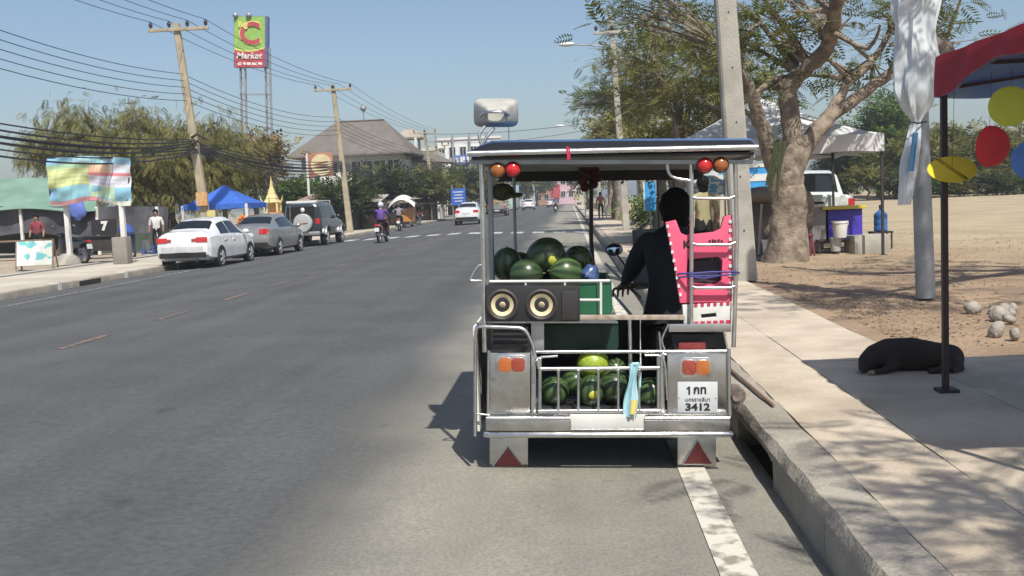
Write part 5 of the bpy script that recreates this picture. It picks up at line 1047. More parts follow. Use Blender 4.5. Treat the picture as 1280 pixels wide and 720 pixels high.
wire('thin lower line crossing the road behind the loudspeaker', [onp(pC, -.7, 8.3, 7.2), P(745, 160, 82)], .016, .5, 'overhead lines over the road')
# galvanised post with the plastic sheet, right
lpb = G(1157, 372, ZS); lp_ = thing('lamp_post', 'round galvanised lamp post on the verge wrapped with plastic sheeting', 'lamp post', lpb)
tpv = P(1148, 100, lpb.y)-lpb; mb = MB(); mb.tube([(0, 0, 0), tpv*.5, tpv, tpv*2.1], [.118, .112, .105, .085], 20); mb.build('shaft', M['galv'], lp_)
def bundle(b):
    prof = [(-40, 26), (-5, 24), (30, 21), (60, 22), (90, 23), (115, 21), (135, 15), (148, 6), (153, 4), (160, 6), (185, 9), (210, 9), (235, 8), (256, 7)]; cxs = [(-40, 1147), (60, 1143), (120, 1143), (150, 1146), (185, 1140), (256, 1130)]
    def lerp(tab, y):
        for (a, va), (c, vc) in zip(tab, tab[1:]):
            if y <= c: return va+(vc-va)*(y-a)/(c-a)
        return tab[-1][1]
    vs = []; n = 36; rows = 60
    for i in range(rows+1):
        y = -40+296*i/rows; r = lerp(prof, y); cx = lerp(cxs, y); c = P(cx, y, lpb.y-.18); s = lpb.y/FPX
        for k in range(n):
            a = 2*math.pi*k/n; wv = 1+.16*math.sin(a*7+y*.03)+.10*math.sin(a*11-y*.05)+.18*nz(a*2, y*.03); vs.append(c+Vector((math.cos(a)*r*s*wv, math.sin(a)*r*s*wv*.75, 0)))
    b.add(vs, [(i*n+k, i*n+(k+1) % n, (i+1)*n+(k+1) % n, (i+1)*n+k) for i in range(rows) for k in range(n)]+[tuple(range(n)), tuple(rows*n+k for k in range(n))])
bs = top('plastic_sheet', 'silvery white plastic sheet tied in a bundle to the galvanised lamp post', 'plastic sheet', bundle, mat('silver_plastic', (.62, .65, .66), .28, c2=(.48, .53, .56), scale=4, spec=.6))
sub('blue_print', lambda b: b.sheet(lambda u, v: P(1141+u*7-6*v, 166+48*v, lpb.y-.33-.02*math.sin(u*6)), 4, 8, (0, .004, 0)), mat('blue_print', (.10, .30, .52), .4), bs)
sub('tie', lambda b: b.tube([P(1138, 152, lpb.y-.3), P(1148, 154, lpb.y-.32), P(1158, 152, lpb.y-.15)], .012, 6), M['ink'], bs)

# ------------------------------------------------------------------ canopies
def canopy(label, x0, x1, y0, y1, z0, ztop, val, mo, mi, legm, legs=((0, 0), (1, 0), (1, 1), (0, 1)), rise_c=.0, group=None, zb=ZS, lr=.022, rz=0., gather=False):
    cx, cy = (x0+x1)/2, (y0+y1)/2; t = thing('canopy_tent', label, 'tent', (cx, cy, zb), rz); w_, d_ = (x1-x0)/2, (y1-y0)/2; zz = z0-zb; zt = ztop-zb
    cor = [(-w_, -d_), (w_, -d_), (w_, d_), (-w_, d_)]
    def panel(a, b_):
        def f(u, v):
            p = Vector((a[0]+(b_[0]-a[0])*u, a[1]+(b_[1]-a[1])*u, 0))*(1-v); z = (zz+val)+(zt-zz-val)*(v**1.25)-.05*math.sin(math.pi*u)*math.sin(math.pi*min(1, v*1.2)); return (p.x, p.y, z)
        return f
    for i in range(4):
        mb = MB(); mb.grid(panel(cor[i], cor[(i+1) % 4]), 8, 8); mb.build('roof_panel', mo, t)
        mb = MB(); f = panel(cor[i], cor[(i+1) % 4]); mb.grid(lambda u, v: tuple(Vector(f(u, v))-Vector((0, 0, .012))), 8, 8); mb.build('roof_lining', mi, t)
        a, b_ = Vector((*cor[i], 0)), Vector((*cor[(i+1) % 4], 0)); a_, c_ = a*.975, b_*.975; n = (b_-a).cross(Vector((0, 0, 1))).normalized()
        up_ = (lambda u: val*.5*min(1, u/.35) if gather and i == 3 else 0)
        vf = lambda k: (lambda u, v: tuple(a.lerp(b_, u)+n*(k+.012*math.sin(u*31+v*2))+Vector((0, 0, zz+up_(u)*v+val*(1-v)+.03*v*math.sin(u*17+i)*.6))))
        mb = MB(); mb.grid(vf(.012), 24, 3); mb.build('valance', mo, t); mb = MB(); mb.grid(vf(-.004), 24, 3); mb.build('valance_lining', mi, t)
        mb = MB(); a, b_ = a_, c_; mb.bar(a+Vector((0, 0, zz+val*.8)), b_+Vector((0, 0, zz+val*.8)), .025, .025); q = (a+b_)/2; mb.bar(a+Vector((0, 0, zz+val*.2)), q+Vector((0, 0, zz+val*.8)), .015, .02); mb.bar(b_+Vector((0, 0, zz+val*.2)), q+Vector((0, 0, zz+val*.8)), .015, .02); mb.build('truss_bar', legm, t)
    for i, j in legs:
        x, y = (w_-.03)*(1 if i else -1), (d_-.03)*(1 if j else -1); mb = MB(); mb.bar((x, y, .0), (x, y, zz+val*.9), lr*2, lr*2); lg = mb.build('leg', legm, t)
        mb = MB(); mb.box((x, y-.02, .012), (.13, .13, .024)); mb.build('foot_plate', legm, lg)
    return t
gp = G(1182, 489, ZS)
redc = mat('red_canvas', (.48, .035, .05), .8, c2=(.40, .03, .045), scale=3, bump=.3, bscale=8, trans=.2); bluec = mat('blue_canvas', (.16, .33, .78), .75, c2=(.40, .58, .88), scale=2.2, detail=3, trans=.25)
zv = P(1172, 122, gp.y).z
canopy('red canopy tent with a blue lining standing on the near pavement', gp.x-.03, gp.x+2.9, gp.y-2.9, gp.y+.03, zv, zv+.85, .27, redc, bluec, mat('dark_red_leg', (.045, .025, .028), .5, metal=.3), lr=.019, gather=True)
def disc(label, px, py, r, Y, rot, m, fold=0., hang=None):
    c = P(px, py, Y); R3 = Euler(tuple(R_(a) for a in rot)).to_matrix(); R_m = r*Y/FPX
    def f(b):
        n = 32; vs = [c+R3 @ Vector((0, 0, 0))]
        for s in (-.002, .002):
            pass
        ring = lambda rr, z: [c+R3 @ Vector((rr*math.cos(2*math.pi*k/n), rr*math.sin(2*math.pi*k/n), z+fold*abs(rr*math.cos(2*math.pi*k/n)))) for k in range(n)]
        a, d = ring(R_m, 0), ring(R_m, .004); cc = [c, c+R3 @ Vector((0, 0, .004))]; up_, dn = c+R3 @ Vector((0, R_m, 0)), c+R3 @ Vector((0, -R_m, 0))
        b.add(a+d, [(k, (k+1) % n, n+(k+1) % n, n+k) for k in range(n)]+[(k, k+1, n//2-1-k, n//2-k) for k in range(n//4)]+[(n//2+k, n//2+k+1, n-1-k, (n-k) % n) for k in range(n//4)]+[(n+k, n+k+1, n+n//2-1-k, n+n//2-k) for k in range(n//4)]+[(n+n//2+k, n+n//2+k+1, n+n-1-k, n+(n-k) % n) for k in range(n//4)])
    o = top('paper_disc', label, 'decoration', f, m)
    sub('string', lambda b: b.tube([c+Vector((0, 0, .0)), Vector((c.x+.02, c.y, zv+.1))], .0014, 5), M['ink'], o); return o
disc('yellow paper disc hanging tilted beside the canopy leg', 1190, 212, 28, 6.7, (32, -14, 8), mat('yellow_card', (.72, .52, .02), .6), 0.)
disc('red folded paper disc hanging under the red canopy', 1236, 183, 25, 6.6, (95, 0, 20), mat('red_card', (.62, .03, .04), .6), .25)
disc('yellow green paper disc hanging high under the red canopy', 1262, 133, 24, 6.5, (88, 0, -20), mat('lime_card', (.55, .58, .05), .6), .1)
disc('blue paper disc hanging under the canopy past the red one', 1290, 200, 24, 6.4, (88, 0, -15), mat('blue_card', (.08, .2, .55), .6), .1)
whc = mat('white_canvas', (.80, .80, .79), .8, c2=(.72, .72, .72), scale=2, bump=.2, bscale=6, trans=.25)
tp1 = G(1103, 317, .2); canopy('white canopy tent with black legs behind the large tree', tp1.x-4.2, tp1.x+.05, tp1.y, tp1.y+4.0, P(1103, 188, tp1.y).z, P(965, 140, tp1.y+2).z+.35, .34, whc, whc, M['darkm'], zb=.16, lr=.025)
tc_ = P(282, 258, 43); canopy('blue and white canopy tent behind the parked sedans', tc_.x-1.35, tc_.x+1.35, 41.6, 44.4, P(282, 261, 42).z, P(282, 231, 43).z, .2, mat('bright_blue_canvas', (.05, .16, .60), .7, trans=.2), bluec, M['white'], zb=.13, lr=.05)
# ------------------------------------------------------------------ stall things under the white tent
def tub(name, label, cat, px0, px1, py0, py1, Y, m, taper=.85, rim=None, group=None, handle=False):
    a, b_ = P(px0, py1, Y), P(px1, py1, Y); r = (b_.x-a.x)/2; c = (a+b_)/2; h = P(px0, py0, Y).z-a.z
    t = thing(name, label, cat, c, 0, group); mb = MB(); mb.lathe([(r*taper*.98, 0), (r*taper, .01), (r, h), (r*.94, h), (r*taper*.92, .03), (.001, .03)], 24, (0, 0, 0)); mb.build('shell', m, t)
    mb = MB(); mb.lathe([(r*1.0, h-.03), (r*1.06, h-.03), (r*1.06, h+.012), (r*.95, h+.012)], 24, (0, 0, 0), cap=False); mb.build('rim', rim or m, t)
    if handle: mb = MB(); mb.tube([(r*1.05*math.cos(q), -.0-r*.5*math.sin(q), h-.02-r*.7*math.sin(q)) for q in np.linspace(0, math.pi, 9)], .006, 5); mb.build('handle', M['alum'], t)
    return t
yv = 22.6
def table(label, px0, px1, pytop, Y, zb, d, m, th=.04, legr=.02):
    a, b_ = P(px0, pytop, Y), P(px1, pytop, Y); w_ = b_.x-a.x; h = a.z-zb; t = thing('table', label, 'table', ((a.x+b_.x)/2, Y+d/2, zb)); mb = MB(); mb.box((0, 0, h-th/2), (w_, d, th)); mb.build('table_top', m, t, bevel=.006)
    for x in (-1, 1):
        for y in (-1, 1): mb = MB(); mb.bar((x*(w_/2-.04), y*(d/2-.04), 0), (x*(w_/2-.04), y*(d/2-.04), h-th), legr*2, legr*2); mb.build('leg', M['darkm'], t)
    for y in (-1, 1): mb = MB(); mb.bar((-w_/2+.04, y*(d/2-.04), h*.3), (w_/2-.04, y*(d/2-.04), h*.3), legr, legr); mb.build('stretcher', M['darkm'], t)
    return t
table('low dark table holding the purple bin under the white tent', 1022, 1074, 300, 22.3, .17, .7, M['darkm'])
bn = top('ice_bin', 'purple blue bin with a yellow rim standing on the low table', 'bin', lambda b: b.box(P(1050, 281, 22.6)+Vector((.05, .15, 0)), (.80, .5, .72)), mat('purple_plastic', (.045, .03, .32), .45, c2=(.06, .04, .38), scale=5), bevel=.03)
sub('lid', lambda b: b.box(P(1050, 259.5, 22.55)+Vector((.05, .15, 0)), (.9, .6, .07)), mat('yellow_plastic', (.60, .48, .06), .5), bn, bevel=.015)
top('cooler_box', 'grey box beside the purple bin on the low table', 'box', lambda b: b.box(P(1026, 281, 22.6)+Vector((-.03, .15, 0)), (.36, .5, .72)), mat('grey_box', (.27, .26, .26), .6), bevel=.02)
tub('bucket', 'white plastic bucket hanging at the front of the purple bin', 'bucket', 1040, 1060, 277, 297, 22.1, M['white'], .8, handle=True)
tub('bucket', 'grey white pail on the ground under the low table', 'bucket', 1037, 1052, 297, 314, 22.2, mat('pale_grey_plastic', (.45, .45, .43), .5), .8, handle=True)
tub('bucket', 'white bucket at the foot of the large tree trunk', 'bucket', 953, 968, 300, 322, 21.0, M['white'], .75)
tub('basin', 'pale grey drum beside the low table near the tree', 'drum', 1013, 1030, 280, 314, 22.8, mat('stained_drum', (.36, .35, .33), .6), .95)
top('concrete_block', 'rough pale concrete block on the ground by the tent leg', 'block', lambda b: b.box(P(1083, 305, 22.4), (.78, .5, .40), Matrix.Rotation(R_(12), 3, 'Z')), CON, bevel=.03)
stand = thing('bottle_stand', 'dark metal stand carrying the blue water bottle', 'stand', (P(1101, 316, 23.6).x, 23.6, .18)); sz = P(1101, 289, 23.6).z-.18
mb = MB(); mb.box((0, 0, sz-.02), (.44, .4, .04)); mb.build('shelf', M['darkm'], stand)
for x in (-1, 1):
    for y in (-1, 1): mb = MB(); mb.bar((x*.19, y*.17, 0), (x*.19, y*.17, sz-.03), .03, .03); mb.build('leg', M['darkm'], stand)
wb = P(1101, 289, 23.6); bt = thing('water_bottle', 'translucent blue drinking water bottle on the dark stand', 'bottle', wb); hh = P(1101, 256, 23.6).z-wb.z
mb = MB(); mb.lathe([(.12, 0), (.145, .02), (.148, .1), (.138, .13), (.148, .16), (.148, .24), (.138, .27), (.148, .30), (.145, .38), (.06, .46), (.03, .48), (.03, hh-.05)], 24, (0, 0, 0)); mb.build('shell', mat('blue_bottle', (.05, .16, .42), .15, spec=.6), bt)
mb = MB(); mb.lathe([(.036, hh-.07), (.036, hh)], 14, (0, 0, 0)); mb.build('cap', M['bluebag'], bt)
cab = top('covered_cart', 'dark tarp covered cart left of the large tree trunk', 'cart', lambda b: b.grid(lambda u, v: Vector((P(940, 260, 21.9).x+.86*u+.05*nz(u*3, v*4, 1, 2), 21.9+.9*math.sin(math.pi*v)*.5+.06*nz(u*6, v*5), .18+(P(940, 244, 21.9).z-.18)*(1-abs(2*v-1)**3)*(1-.06*math.sin(u*9)))), 16, 24), mat('dark_brown_tarp', (.09, .07, .055), .9, c2=(.18, .15, .12), scale=3, bump=.5, bscale=9))
sub('grey_top_cloth', lambda b: b.ell(P(957, 243, 22.1), (.5, .35, .16), 20, 12, fn=lambda v: v*(1+.3*mnoise.noise(v*7))), mat('grey_cloth_bundle', (.22, .20, .18), .9), cab)
sub('pale_plank', lambda b: b.bar(P(952, 255, 21.7), P(948, 318, 21.6), .10, .03), mat('pale_plank', (.38, .36, .32), .8), cab)
br = top('covered_cart', 'brown cloth covered rack right of the large tree trunk', 'cart', lambda b: b.ell(P(1003, 262, 22.4), (.28, .3, .42), 18, 14, fn=lambda v: v*(1+.25*mnoise.noise(v*6))), mat('brown_cloth', (.17, .12, .09), .9, c2=(.26, .2, .15), scale=5))
sub('rack_leg', lambda b: [b.bar(P(x, 270, 22.4), P(x, 316, 22.2), .04, .04) for x in (996, 1013)], M['darkm'], br)
st_ = thing('plastic_stool', 'dark red plastic stool beside the large tree trunk', 'stool', (P(1006, 318, 21.9).x, 21.9, .18)); mb = MB(); mb.box((0, 0, .44), (.32, .32, .04)); mb.build('seat', mat('maroon_plastic', (.17, .03, .05), .5), st_, bevel=.012)
for x in (-1, 1):
    for y in (-1, 1): mb = MB(); mb.bar((x*.16, y*.16, 0), (x*.12, y*.12, .42), .04, .04); mb.build('leg', MATS['maroon_plastic'], st_)
bth = thing('booth', 'bright blue booth with white stripes behind the utility pole', 'booth', (P(950, 250, 30).x+.2, 30.6, .2)); zt = P(946, 206, 30).z-.2
mb = MB(); mb.box((0, 0, zt/2), (1.3, 1.0, zt)); mb.build('wall', mat('sky_blue_board', (.05, .34, .70), .5), bth)
for z, hh_ in ((zt-.02, .1), (zt-.36, .2), (.2, .1)): mb = MB(); mb.box((0, -.508, z), (1.32, .02, hh_)); mb.build('stripe', M['white'], bth)
mb = MB(); mb.box((-.66, -.51, zt/2), (.07, .05, zt+.05)); mb.build('corner_post', M['white'], bth)
bn2 = thing('banner', 'white and blue printed banner between the trunks behind the driver', 'banner', (P(884, 290, 26).x, 26, .17))
painted('cloth', lambda u, v: (-.45+.9*u, .05*math.sin(u*7), 1.35+.75*v), lambda u, v: (.62, .66, .68) if nz(u*5, v*6, 1, 3) > -.1 else (.12, .35, .55), 18, 14, M['print'], bn2)
mb = MB(); [mb.tube([(x, .02, 0), (x, .02, 2.15)], .022, 6) for x in (-.46, .46)]; mb.build('post', M['galv'], bn2)
bl = thing('notice_board', 'narrow blue notice board beside the trunks on the right pavement', 'sign', (P(813, 262, 40).x, 40, .17)); mb = MB(); mb.box((0, 0, P(813, 245, 40).z-.17), (.42, .04, 1.1)); bd = mb.build('board', MATS['sky_blue_board'], bl); mb = MB(); mb.box((0, .04, .55), (.06, .04, 1.1)); mb.build('post', M['galv'], bl)
mb = MB(); mb.box((-.225, -.002, P(813, 245, 40).z-.17), (.05, .05, 1.12)); mb.build('edge_strip', M['white'], bd)
# rubble by the canopy
rs = random.Random(5)
for k in range(9):
    p = G(1222+rs.uniform(-14, 46), 405+rs.uniform(-14, 22), .17); s = rs.uniform(.04, .11)
    top('rubble_stone', 'pale broken stone in the rubble heap beside the canopy', 'stone', lambda b: b.ell(p+Vector((0, 0, s*.5)), (s, s*.8, s*.7), 14, 9, Euler((rs.random()*3, rs.random()*3, 0)).to_matrix(), fn=lambda v: v*(1+.45*mnoise.noise(v*9+Vector((k, 0, 0))))), mat('pale_stone', (.34, .31, .27), .95, c2=(.22, .195, .165), scale=9, bump=.8, bscale=40), 'rubble stones')
top('roof_hut', 'small hut with a red roof far across the sandy lot', 'hut', lambda b: (b.box((P(1236, 226, 95).x, 95, 1.6), (2.6, 2.2, 1.9)),), mat('hut_wall', (.3, .22, .16), .9))
hut = bpy.data.objects['roof_hut']; sub('roof', lambda b: b.prism([(-1.7, 0), (1.7, 0), (0, 1.0)], lambda x, z: Vector((P(1236, 226, 95).x+x, 93.6, 2.5+z)), lambda x, z: Vector((P(1236, 226, 95).x+x, 96.4, 2.5+z))), mat('red_tiles', (.45, .12, .08), .8), hut)

# ------------------------------------------------------------------ billboard, sign tower and stalls on the far side
YB = 31.5
bb = thing('billboard', 'wrinkled printed vinyl billboard on two white posts beside the parked white sedan', 'billboard', (P(116, 325, YB).x, YB, ZL))
bo = bb.location
def bbf(u, v):
    x = 58+105*u+(1-v)*(8-6*u)*.6; y = 256-58*v-3*math.sin(u*3.1)+2.5*math.sin(u*9+v*3)*(1-v); p = P(x, y, YB+1.0-1.0*u); p.y += .035*math.sin(u*11+v*7)+.03*math.sin((u-v)*17)+.05*nz(u*6, v*5); return tuple(p-bo)
def bbc(u, v):
    W_, R_d, B_ = (.66, .68, .74), (.60, .07, .09), (.10, .34, .62)
    if v > .85: return (.12, .42, .66) if (u < .3 or u > .8) else (.35, .66, .72) if nz(u*12, v*5) > 0 else (.18, .52, .60)
    if u < .48:
        if v < .1: return (.45, .12, .14)
        if v < .36: return (.06, .33, .55) if u < .1 else (.16, .52, .62)
        if v > .74: return (.33, .62, .32)
        if int(v*34) % 3 == 0 and nz(u*40, v*30) > -.2: return (.42, .55, .16)
        return (.62, .68, .20)
    if .60 < v < .67: return (.66, .09, .11)
    if v > .67: return (.72, .42, .20) if u < .75 else (.62, .66, .75)
    if v < .1: return (.58, .10, .12) if u < .6 else (.60, .62, .5)
    if v < .36: return (.12, .45, .66) if u > .8 or nz(u*8, v*8) > .15 else (.42, .68, .40)
    if int(v*36) % 3 == 0 and nz(u*40, v*30, 1, 4) > -.1: return (.50, .46, .62)
    return W_
painted('vinyl_sheet', bbf, lambda u, v: tuple(.72*c+.16 for c in bbc(u, v)), 72, 44, M['print'], bb)
for px, py in ((80, 325), (153, 332)):
    Yp = YB+1.15 if px < 100 else YB+.25
    mb = MB(); a = P(px+(8 if px < 100 else 4), 325, Yp)-bo; mb.bar((a.x, a.y, .0), (a.x, a.y, P(px, 230, Yp).z-bo.z), .14, .14); mb.build('post', M['white'], bb)
mb = MB(); a = P(154, 318, YB+.1)-bo; mb.box((a.x, a.y-.05, .42), (.46, .4, .84)); mb.build('post_base', mat('grey_post_base', (.26, .24, .21), .9), bb, bevel=.02); mb = MB(); a = P(84, 318, YB+1.1)-bo; mb.lathe([(.42, 0), (.36, .2), (.15, .35)], 12, (a.x, a.y, 0)); mb.build('post_base', CON, bb)
mb = MB(); c = [P(58, 197, YB+1.08), P(163, 197, YB+.08), P(160, 250, YB+.1), P(64, 250, YB+1.1)]; [mb.bar(c[i]-bo, c[(i+1) % 4]-bo, .05, .05) for i in range(4)]; mb.build('frame', M['darkm'], bb)
# tower sign
YS = 80.; sgp = P(318, 288, YS); tw = thing('sign_tower', 'tall lattice tower carrying a green and red market sign', 'sign', (sgp.x, YS, .1)); to = tw.location
for xa, xb in ((303, 305), (334, 337)):
    mb = MB(); top_, bot = P(xa, 60, YS)-to, P(xb+3, 288, YS)-to
    for dx_, dy_ in ((-.18, -.18), (.18, -.18), (.18, .18), (-.18, .18)): mb.bar(bot+Vector((dx_, dy_, 0)), top_+Vector((dx_, dy_, 0)), .07, .07)
    n = 22
    for k in range(n):
        q0, q1 = k/n, (k+1)/n; s = 1 if k % 2 else -1; mb.bar(bot.lerp(top_, q0)+Vector((-.18*s, -.18, 0)), bot.lerp(top_, q1)+Vector((.18*s, -.18, 0)), .04, .04); mb.bar(bot.lerp(top_, q0)+Vector((-.18, -.18*s, 0)), bot.lerp(top_, q1)+Vector((-.18, .18*s, 0)), .04, .04)
    mb.build('lattice_leg', M['galv'], tw)
mb = MB(); mb.bar(P(304, 118, YS)-to, P(337, 118, YS)-to, .12, .12); mb.build('cross_beam', M['galv'], tw)
o3, ux, uy = P(313, 53, YS-.4), P(314, 53, YS-.4)-P(313, 53, YS-.4), P(313, 52, YS-.4)-P(313, 53, YS-.4)
def sgn(name, x0, y0, x1, y1, m, dd=0., dep=.02, par=None, poly=None):
    mb = MB(); pts = poly or [(x0, y1), (x1, y1), (x1, y0), (x0, y0)]; f = lambda x, y: o3+ux*(x-313)+uy*(53-y)+Vector((0, dd, 0))-to; mb.prism(pts, f, lambda x, y: f(x, y)+Vector((0, dep, 0))); return mb.build(name, m, par or tw, smooth=False)
SG = mat('sign_green', (.27, .46, .10), .45); SRD = mat('sign_red', (.46, .07, .08), .45); SY = mat('sign_yellow', (.68, .66, .18), .5); SW = mat('sign_white', (.75, .72, .70), .5)
bx = sgn('sign_box', 292, 20, 334, 84, mat('sign_side', (.10, .13, .30), .5), .03, .6)
sgn('green_panel', 292.5, 20.5, 331, 66, SG, 0, .03, bx)
sgn('red_panel', 0, 0, 0, 0, SRD, -.01, .04, bx, [(293.5, 84), (331, 84), (331, 59), (322, 62), (311, 63.5), (300, 62.5), (293.5, 60.5)])
sgn('yellow_band', 0, 0, 0, 0, SY, -.02, .03, bx, [(293.5, 62), (300, 64), (311, 65), (322, 63.5), (331, 60.5), (331, 58.5), (322, 61.5), (311, 63), (300, 62), (293.5, 60)])
ft = lambda cx, cy, d: (lambda x, y, z: o3+ux*(cx-313+x)+uy*(53-cy+y)+Vector((0, -.03-d-z*.01, 0))-to)
text_mb('C', 40, ft(312.5, 43, .02), depth=1, bold=1.4).build('letter', SY, bx, smooth=False); text_mb('C', 38, ft(312.5, 43, .05), depth=1, bold=.9).build('letter', SRD, bx, smooth=False)
text_mb('Big', 10, ft(304, 31, .07), depth=1, bold=.25).build('lettering', SY, bx, smooth=False)
text_mb('Market', 11, lambda x, y, z: ft(312, 70, .03)(x+.2*y, y, z), depth=1, bold=.25).build('lettering', SW, bx, smooth=False)
for i, (q, l_) in enumerate(((297, 5), (304, 3), (308.5, 5), (315, 6), (322.5, 5))): sgn('print_mark', q, 78, q+l_, 81.2, SW, -.02, .02, bx)
for px in (294, 311): mb = MB(); a = P(px, 19, YS-.5)-to; mb.ell(a, (.22, .2, .2), 12, 8); mb.bar(a, a+Vector((.0, .5, -.3)), .05, .05); mb.build('floodlight', M['galv'], tw)
# low stalls far left
grt = mat('green_tarp', (.12, .22, .16), .8, c2=(.17, .27, .22), scale=1.2, bump=.3, bscale=4); purt = mat('dark_purple_tarp', (.05, .05, .06), .85, c2=(.10, .10, .11), scale=1.5, bump=.5, bscale=5); gryt = mat('grey_green_net', (.09, .12, .09), .9, c2=(.06, .07, .055), scale=2)
stl = thing('market_stall', 'long low stall with a green sheet roof and dark tarps behind the billboard', 'stall', (P(70, 300, 41).x, 41, .12)); so_ = stl.location
mb = MB(); mb.sheet(lambda u, v: P(-60+180*u, 262-38*v+2*math.sin(u*9), 40+2.5*v)-so_, 14, 4, (0, 0, -.03)); mb.build('roof_sheet', grt, stl)
mb = MB(); mb.sheet(lambda u, v: P(-60+270*u, 258+36*v+3*math.sin(u*13)*v, 40.3+.12*math.sin(u*23+v*3))-so_, 40, 8, (0, .03, 0)); mb.build('hanging_tarp', purt, stl)
mb = MB(); mb.sheet(lambda u, v: P(-60+270*u, 275+42*v, 42.2+.12*math.sin(u*17))-so_, 40, 6, (0, .03, 0)); mb.build('net_curtain', mat('green_net', (.06, .09, .065), .9, c2=(.09, .085, .075), scale=1), stl)
for px in (30, 125, 200): mb = MB(); a, b_ = P(px, 318, 40.2)-so_, P(px, 258, 40.2)-so_; mb.bar((a.x, a.y, 0), (a.x, a.y, b_.z), .1, .1); mb.build('post', M['white'], stl)
mb = MB(); mb.ell(P(96, 262, 39.9)-so_, (.35, .12, .4), 16, 10, fn=lambda v: v*(1+.3*mnoise.noise(v*8))); mb.build('blue_sheet', mat('blue_sheet', (.10, .16, .48), .6), stl)
ct = thing('food_cart', 'black food cart under the tarps behind the billboard post', 'cart', (P(132, 312, 37).x, 37, .12)); mb = MB(); mb.box((0, 0, .52), (1.15, .7, .5)); mb.build('box', mat('dark_grill', (.035, .03, .03), .7), ct, bevel=.02)
mb = MB(); mb.box((0, 0, .8), (1.35, .85, .05)); mb.build('counter', M['darkm'], ct)
for x in (-.45, .45): wheel_parts(ct, (x, -.3, .14), .14, .05, 6, M['alum'])
text_mb('7', .42, lambda x, y, z: (x+.15, -.30+z*.2, y+1.15), depth=.02, bold=.03).build('number', M['white'], ct, smooth=False); mb = MB(); mb.box((.1, -.22, 1.12), (.9, .1, .55)); mb.build('backboard', M['black'], ct)
tub('bucket', 'grey bucket on the ground beside the black food cart', 'bucket', 178, 188, 300, 312, 36, M['galv'], .85); tub('bucket', 'blue grey tub behind the parked white sedan', 'bucket', 194, 206, 296, 309, 37, mat('slate_plastic', (.16, .19, .22), .6), .9)
person('person in a blue shirt bending over beside the food cart', (P(163, 300, 36.3).x, 36.3, .12), R_(60), 'bend', dict(shirt=mat('blue_cloth', (.05, .10, .40), .8), pants=mat('navy_trousers', (.03, .04, .10), .85), short=1), scale=.97)
person('person in a white shirt standing behind the food cart', (P(196, 290, 39).x, 39, .12), R_(190), 'stand', dict(shirt=M['white'], pants=blk2, short=1))
person('person in dark clothes sitting by the stall near the drooping tree', (P(205, 300, 40.5).x, 40.5, .12), R_(220), 'sit', dict(shirt=mat('brown_shirt', (.12, .09, .07), .9), pants=blk2, short=1))
ch = thing('plastic_chair', 'grey plastic chair under the person in dark clothes', 'chair', (P(205, 300, 40.5).x, 40.5, .12), R_(220)); mb = MB(); mb.box((0, 0, .40), (.42, .42, .03)); mb.build('seat', M['galv'], ch); mb = MB(); mb.box((0, -.2, .62), (.42, .03, .4)); mb.build('backrest', M['galv'], ch)
for x in (-1, 1):
    for y in (-1, 1): mb = MB(); mb.bar((x*.18, y*.18, 0), (x*.18, y*.18, .39), .03, .03); mb.build('leg', M['galv'], ch)
af = thing('board_sign', 'white board sign with teal print standing on the far pavement', 'sign', (P(46, 331, 30.5).x, 30.5, ZL), R_(12))
painted('board', lambda u, v: (-.5+1.0*u, -.25+.2*v, .12+.72*v), lambda u, v: (.60, .62, .56) if nz(u*4, v*4, 1, 8) < .12 or v < .2 else (.14, .45, .46), 24, 18, M['print'], af)
for x in (-.52, .52):
    for y in (-.28, .3): mb = MB(); mb.bar((x, y, 0), (x, .0 if y < 0 else .03, .88), .04, .04); mb.build('leg', M['wood'], af)
# shrine
shp = P(341, 262, 57); sr = thing('spirit_house', 'small white and gold spirit house behind the parked cars', 'shrine', (shp.x, 57, .12)); G_ = mat('gold_paint', (.62, .42, .10), .5, c2=(.70, .6, .35), scale=8); z0 = P(341, 285, 57).z-.12
mb = MB(); mb.lathe([(.5, 0), (.5, .1), (.3, .16), (.24, .6), (.3, .9), (.55, .98), (.55, 1.1)], 8, (0, 0, 0)); mb.build('pedestal', M['white'], sr, smooth=False)
mb = MB(); mb.lathe([(.4, 1.1), (.36, 1.2), (.3, 1.3)], 8, (0, 0, 0)); mb.build('red_base', mat('shrine_red', (.50, .14, .10), .6), sr, smooth=False)
mb = MB(); [mb.bar((x, y, 1.3), (x, y, 1.9), .07, .07) for x in (-.24, .24) for y in (-.24, .24)]; mb.box((0, .1, 1.6), (.4, .3, .6)); mb.build('columns', G_, sr)
mb = MB(); mb.lathe([(.42, 1.9), (.34, 1.98), (.26, 2.1), (.28, 2.12), (.16, 2.4), (.17, 2.42), (.08, 2.75), (.03, 3.1), (.005, 3.4)], 4, (0, 0, 0), Matrix.Rotation(R_(45), 3, 'Z')); rfz = mb.build('spire_roof', mat('cream_gold', (.68, .56, .26), .5), sr, smooth=False)
for x, y in ((-.4, -.1), (.4, -.1), (0, -.42)): mb = MB(); mb.tube([(x*.8, y*.8, 1.85), (x, y, 2.05), (x*1.1, y*1.1, 2.25)], [.04, .03, .008], 6); mb.build('finial', G_, rfz)
sr.scale = (1.45, 1.45, 1.0)
fb = thing('offering_table', 'red table with orange flower offerings beside the spirit house', 'table', (P(313, 280, 55).x, 55, .12)); mb = MB(); mb.box((0, 0, .8), (1.5, .6, .06)); mb.build('table_top', MATS['shrine_red'], fb)
for x in (-.65, .65): mb = MB(); mb.bar((x, 0, 0), (x, 0, .77), .08, .3); mb.build('leg', MATS['shrine_red'], fb)
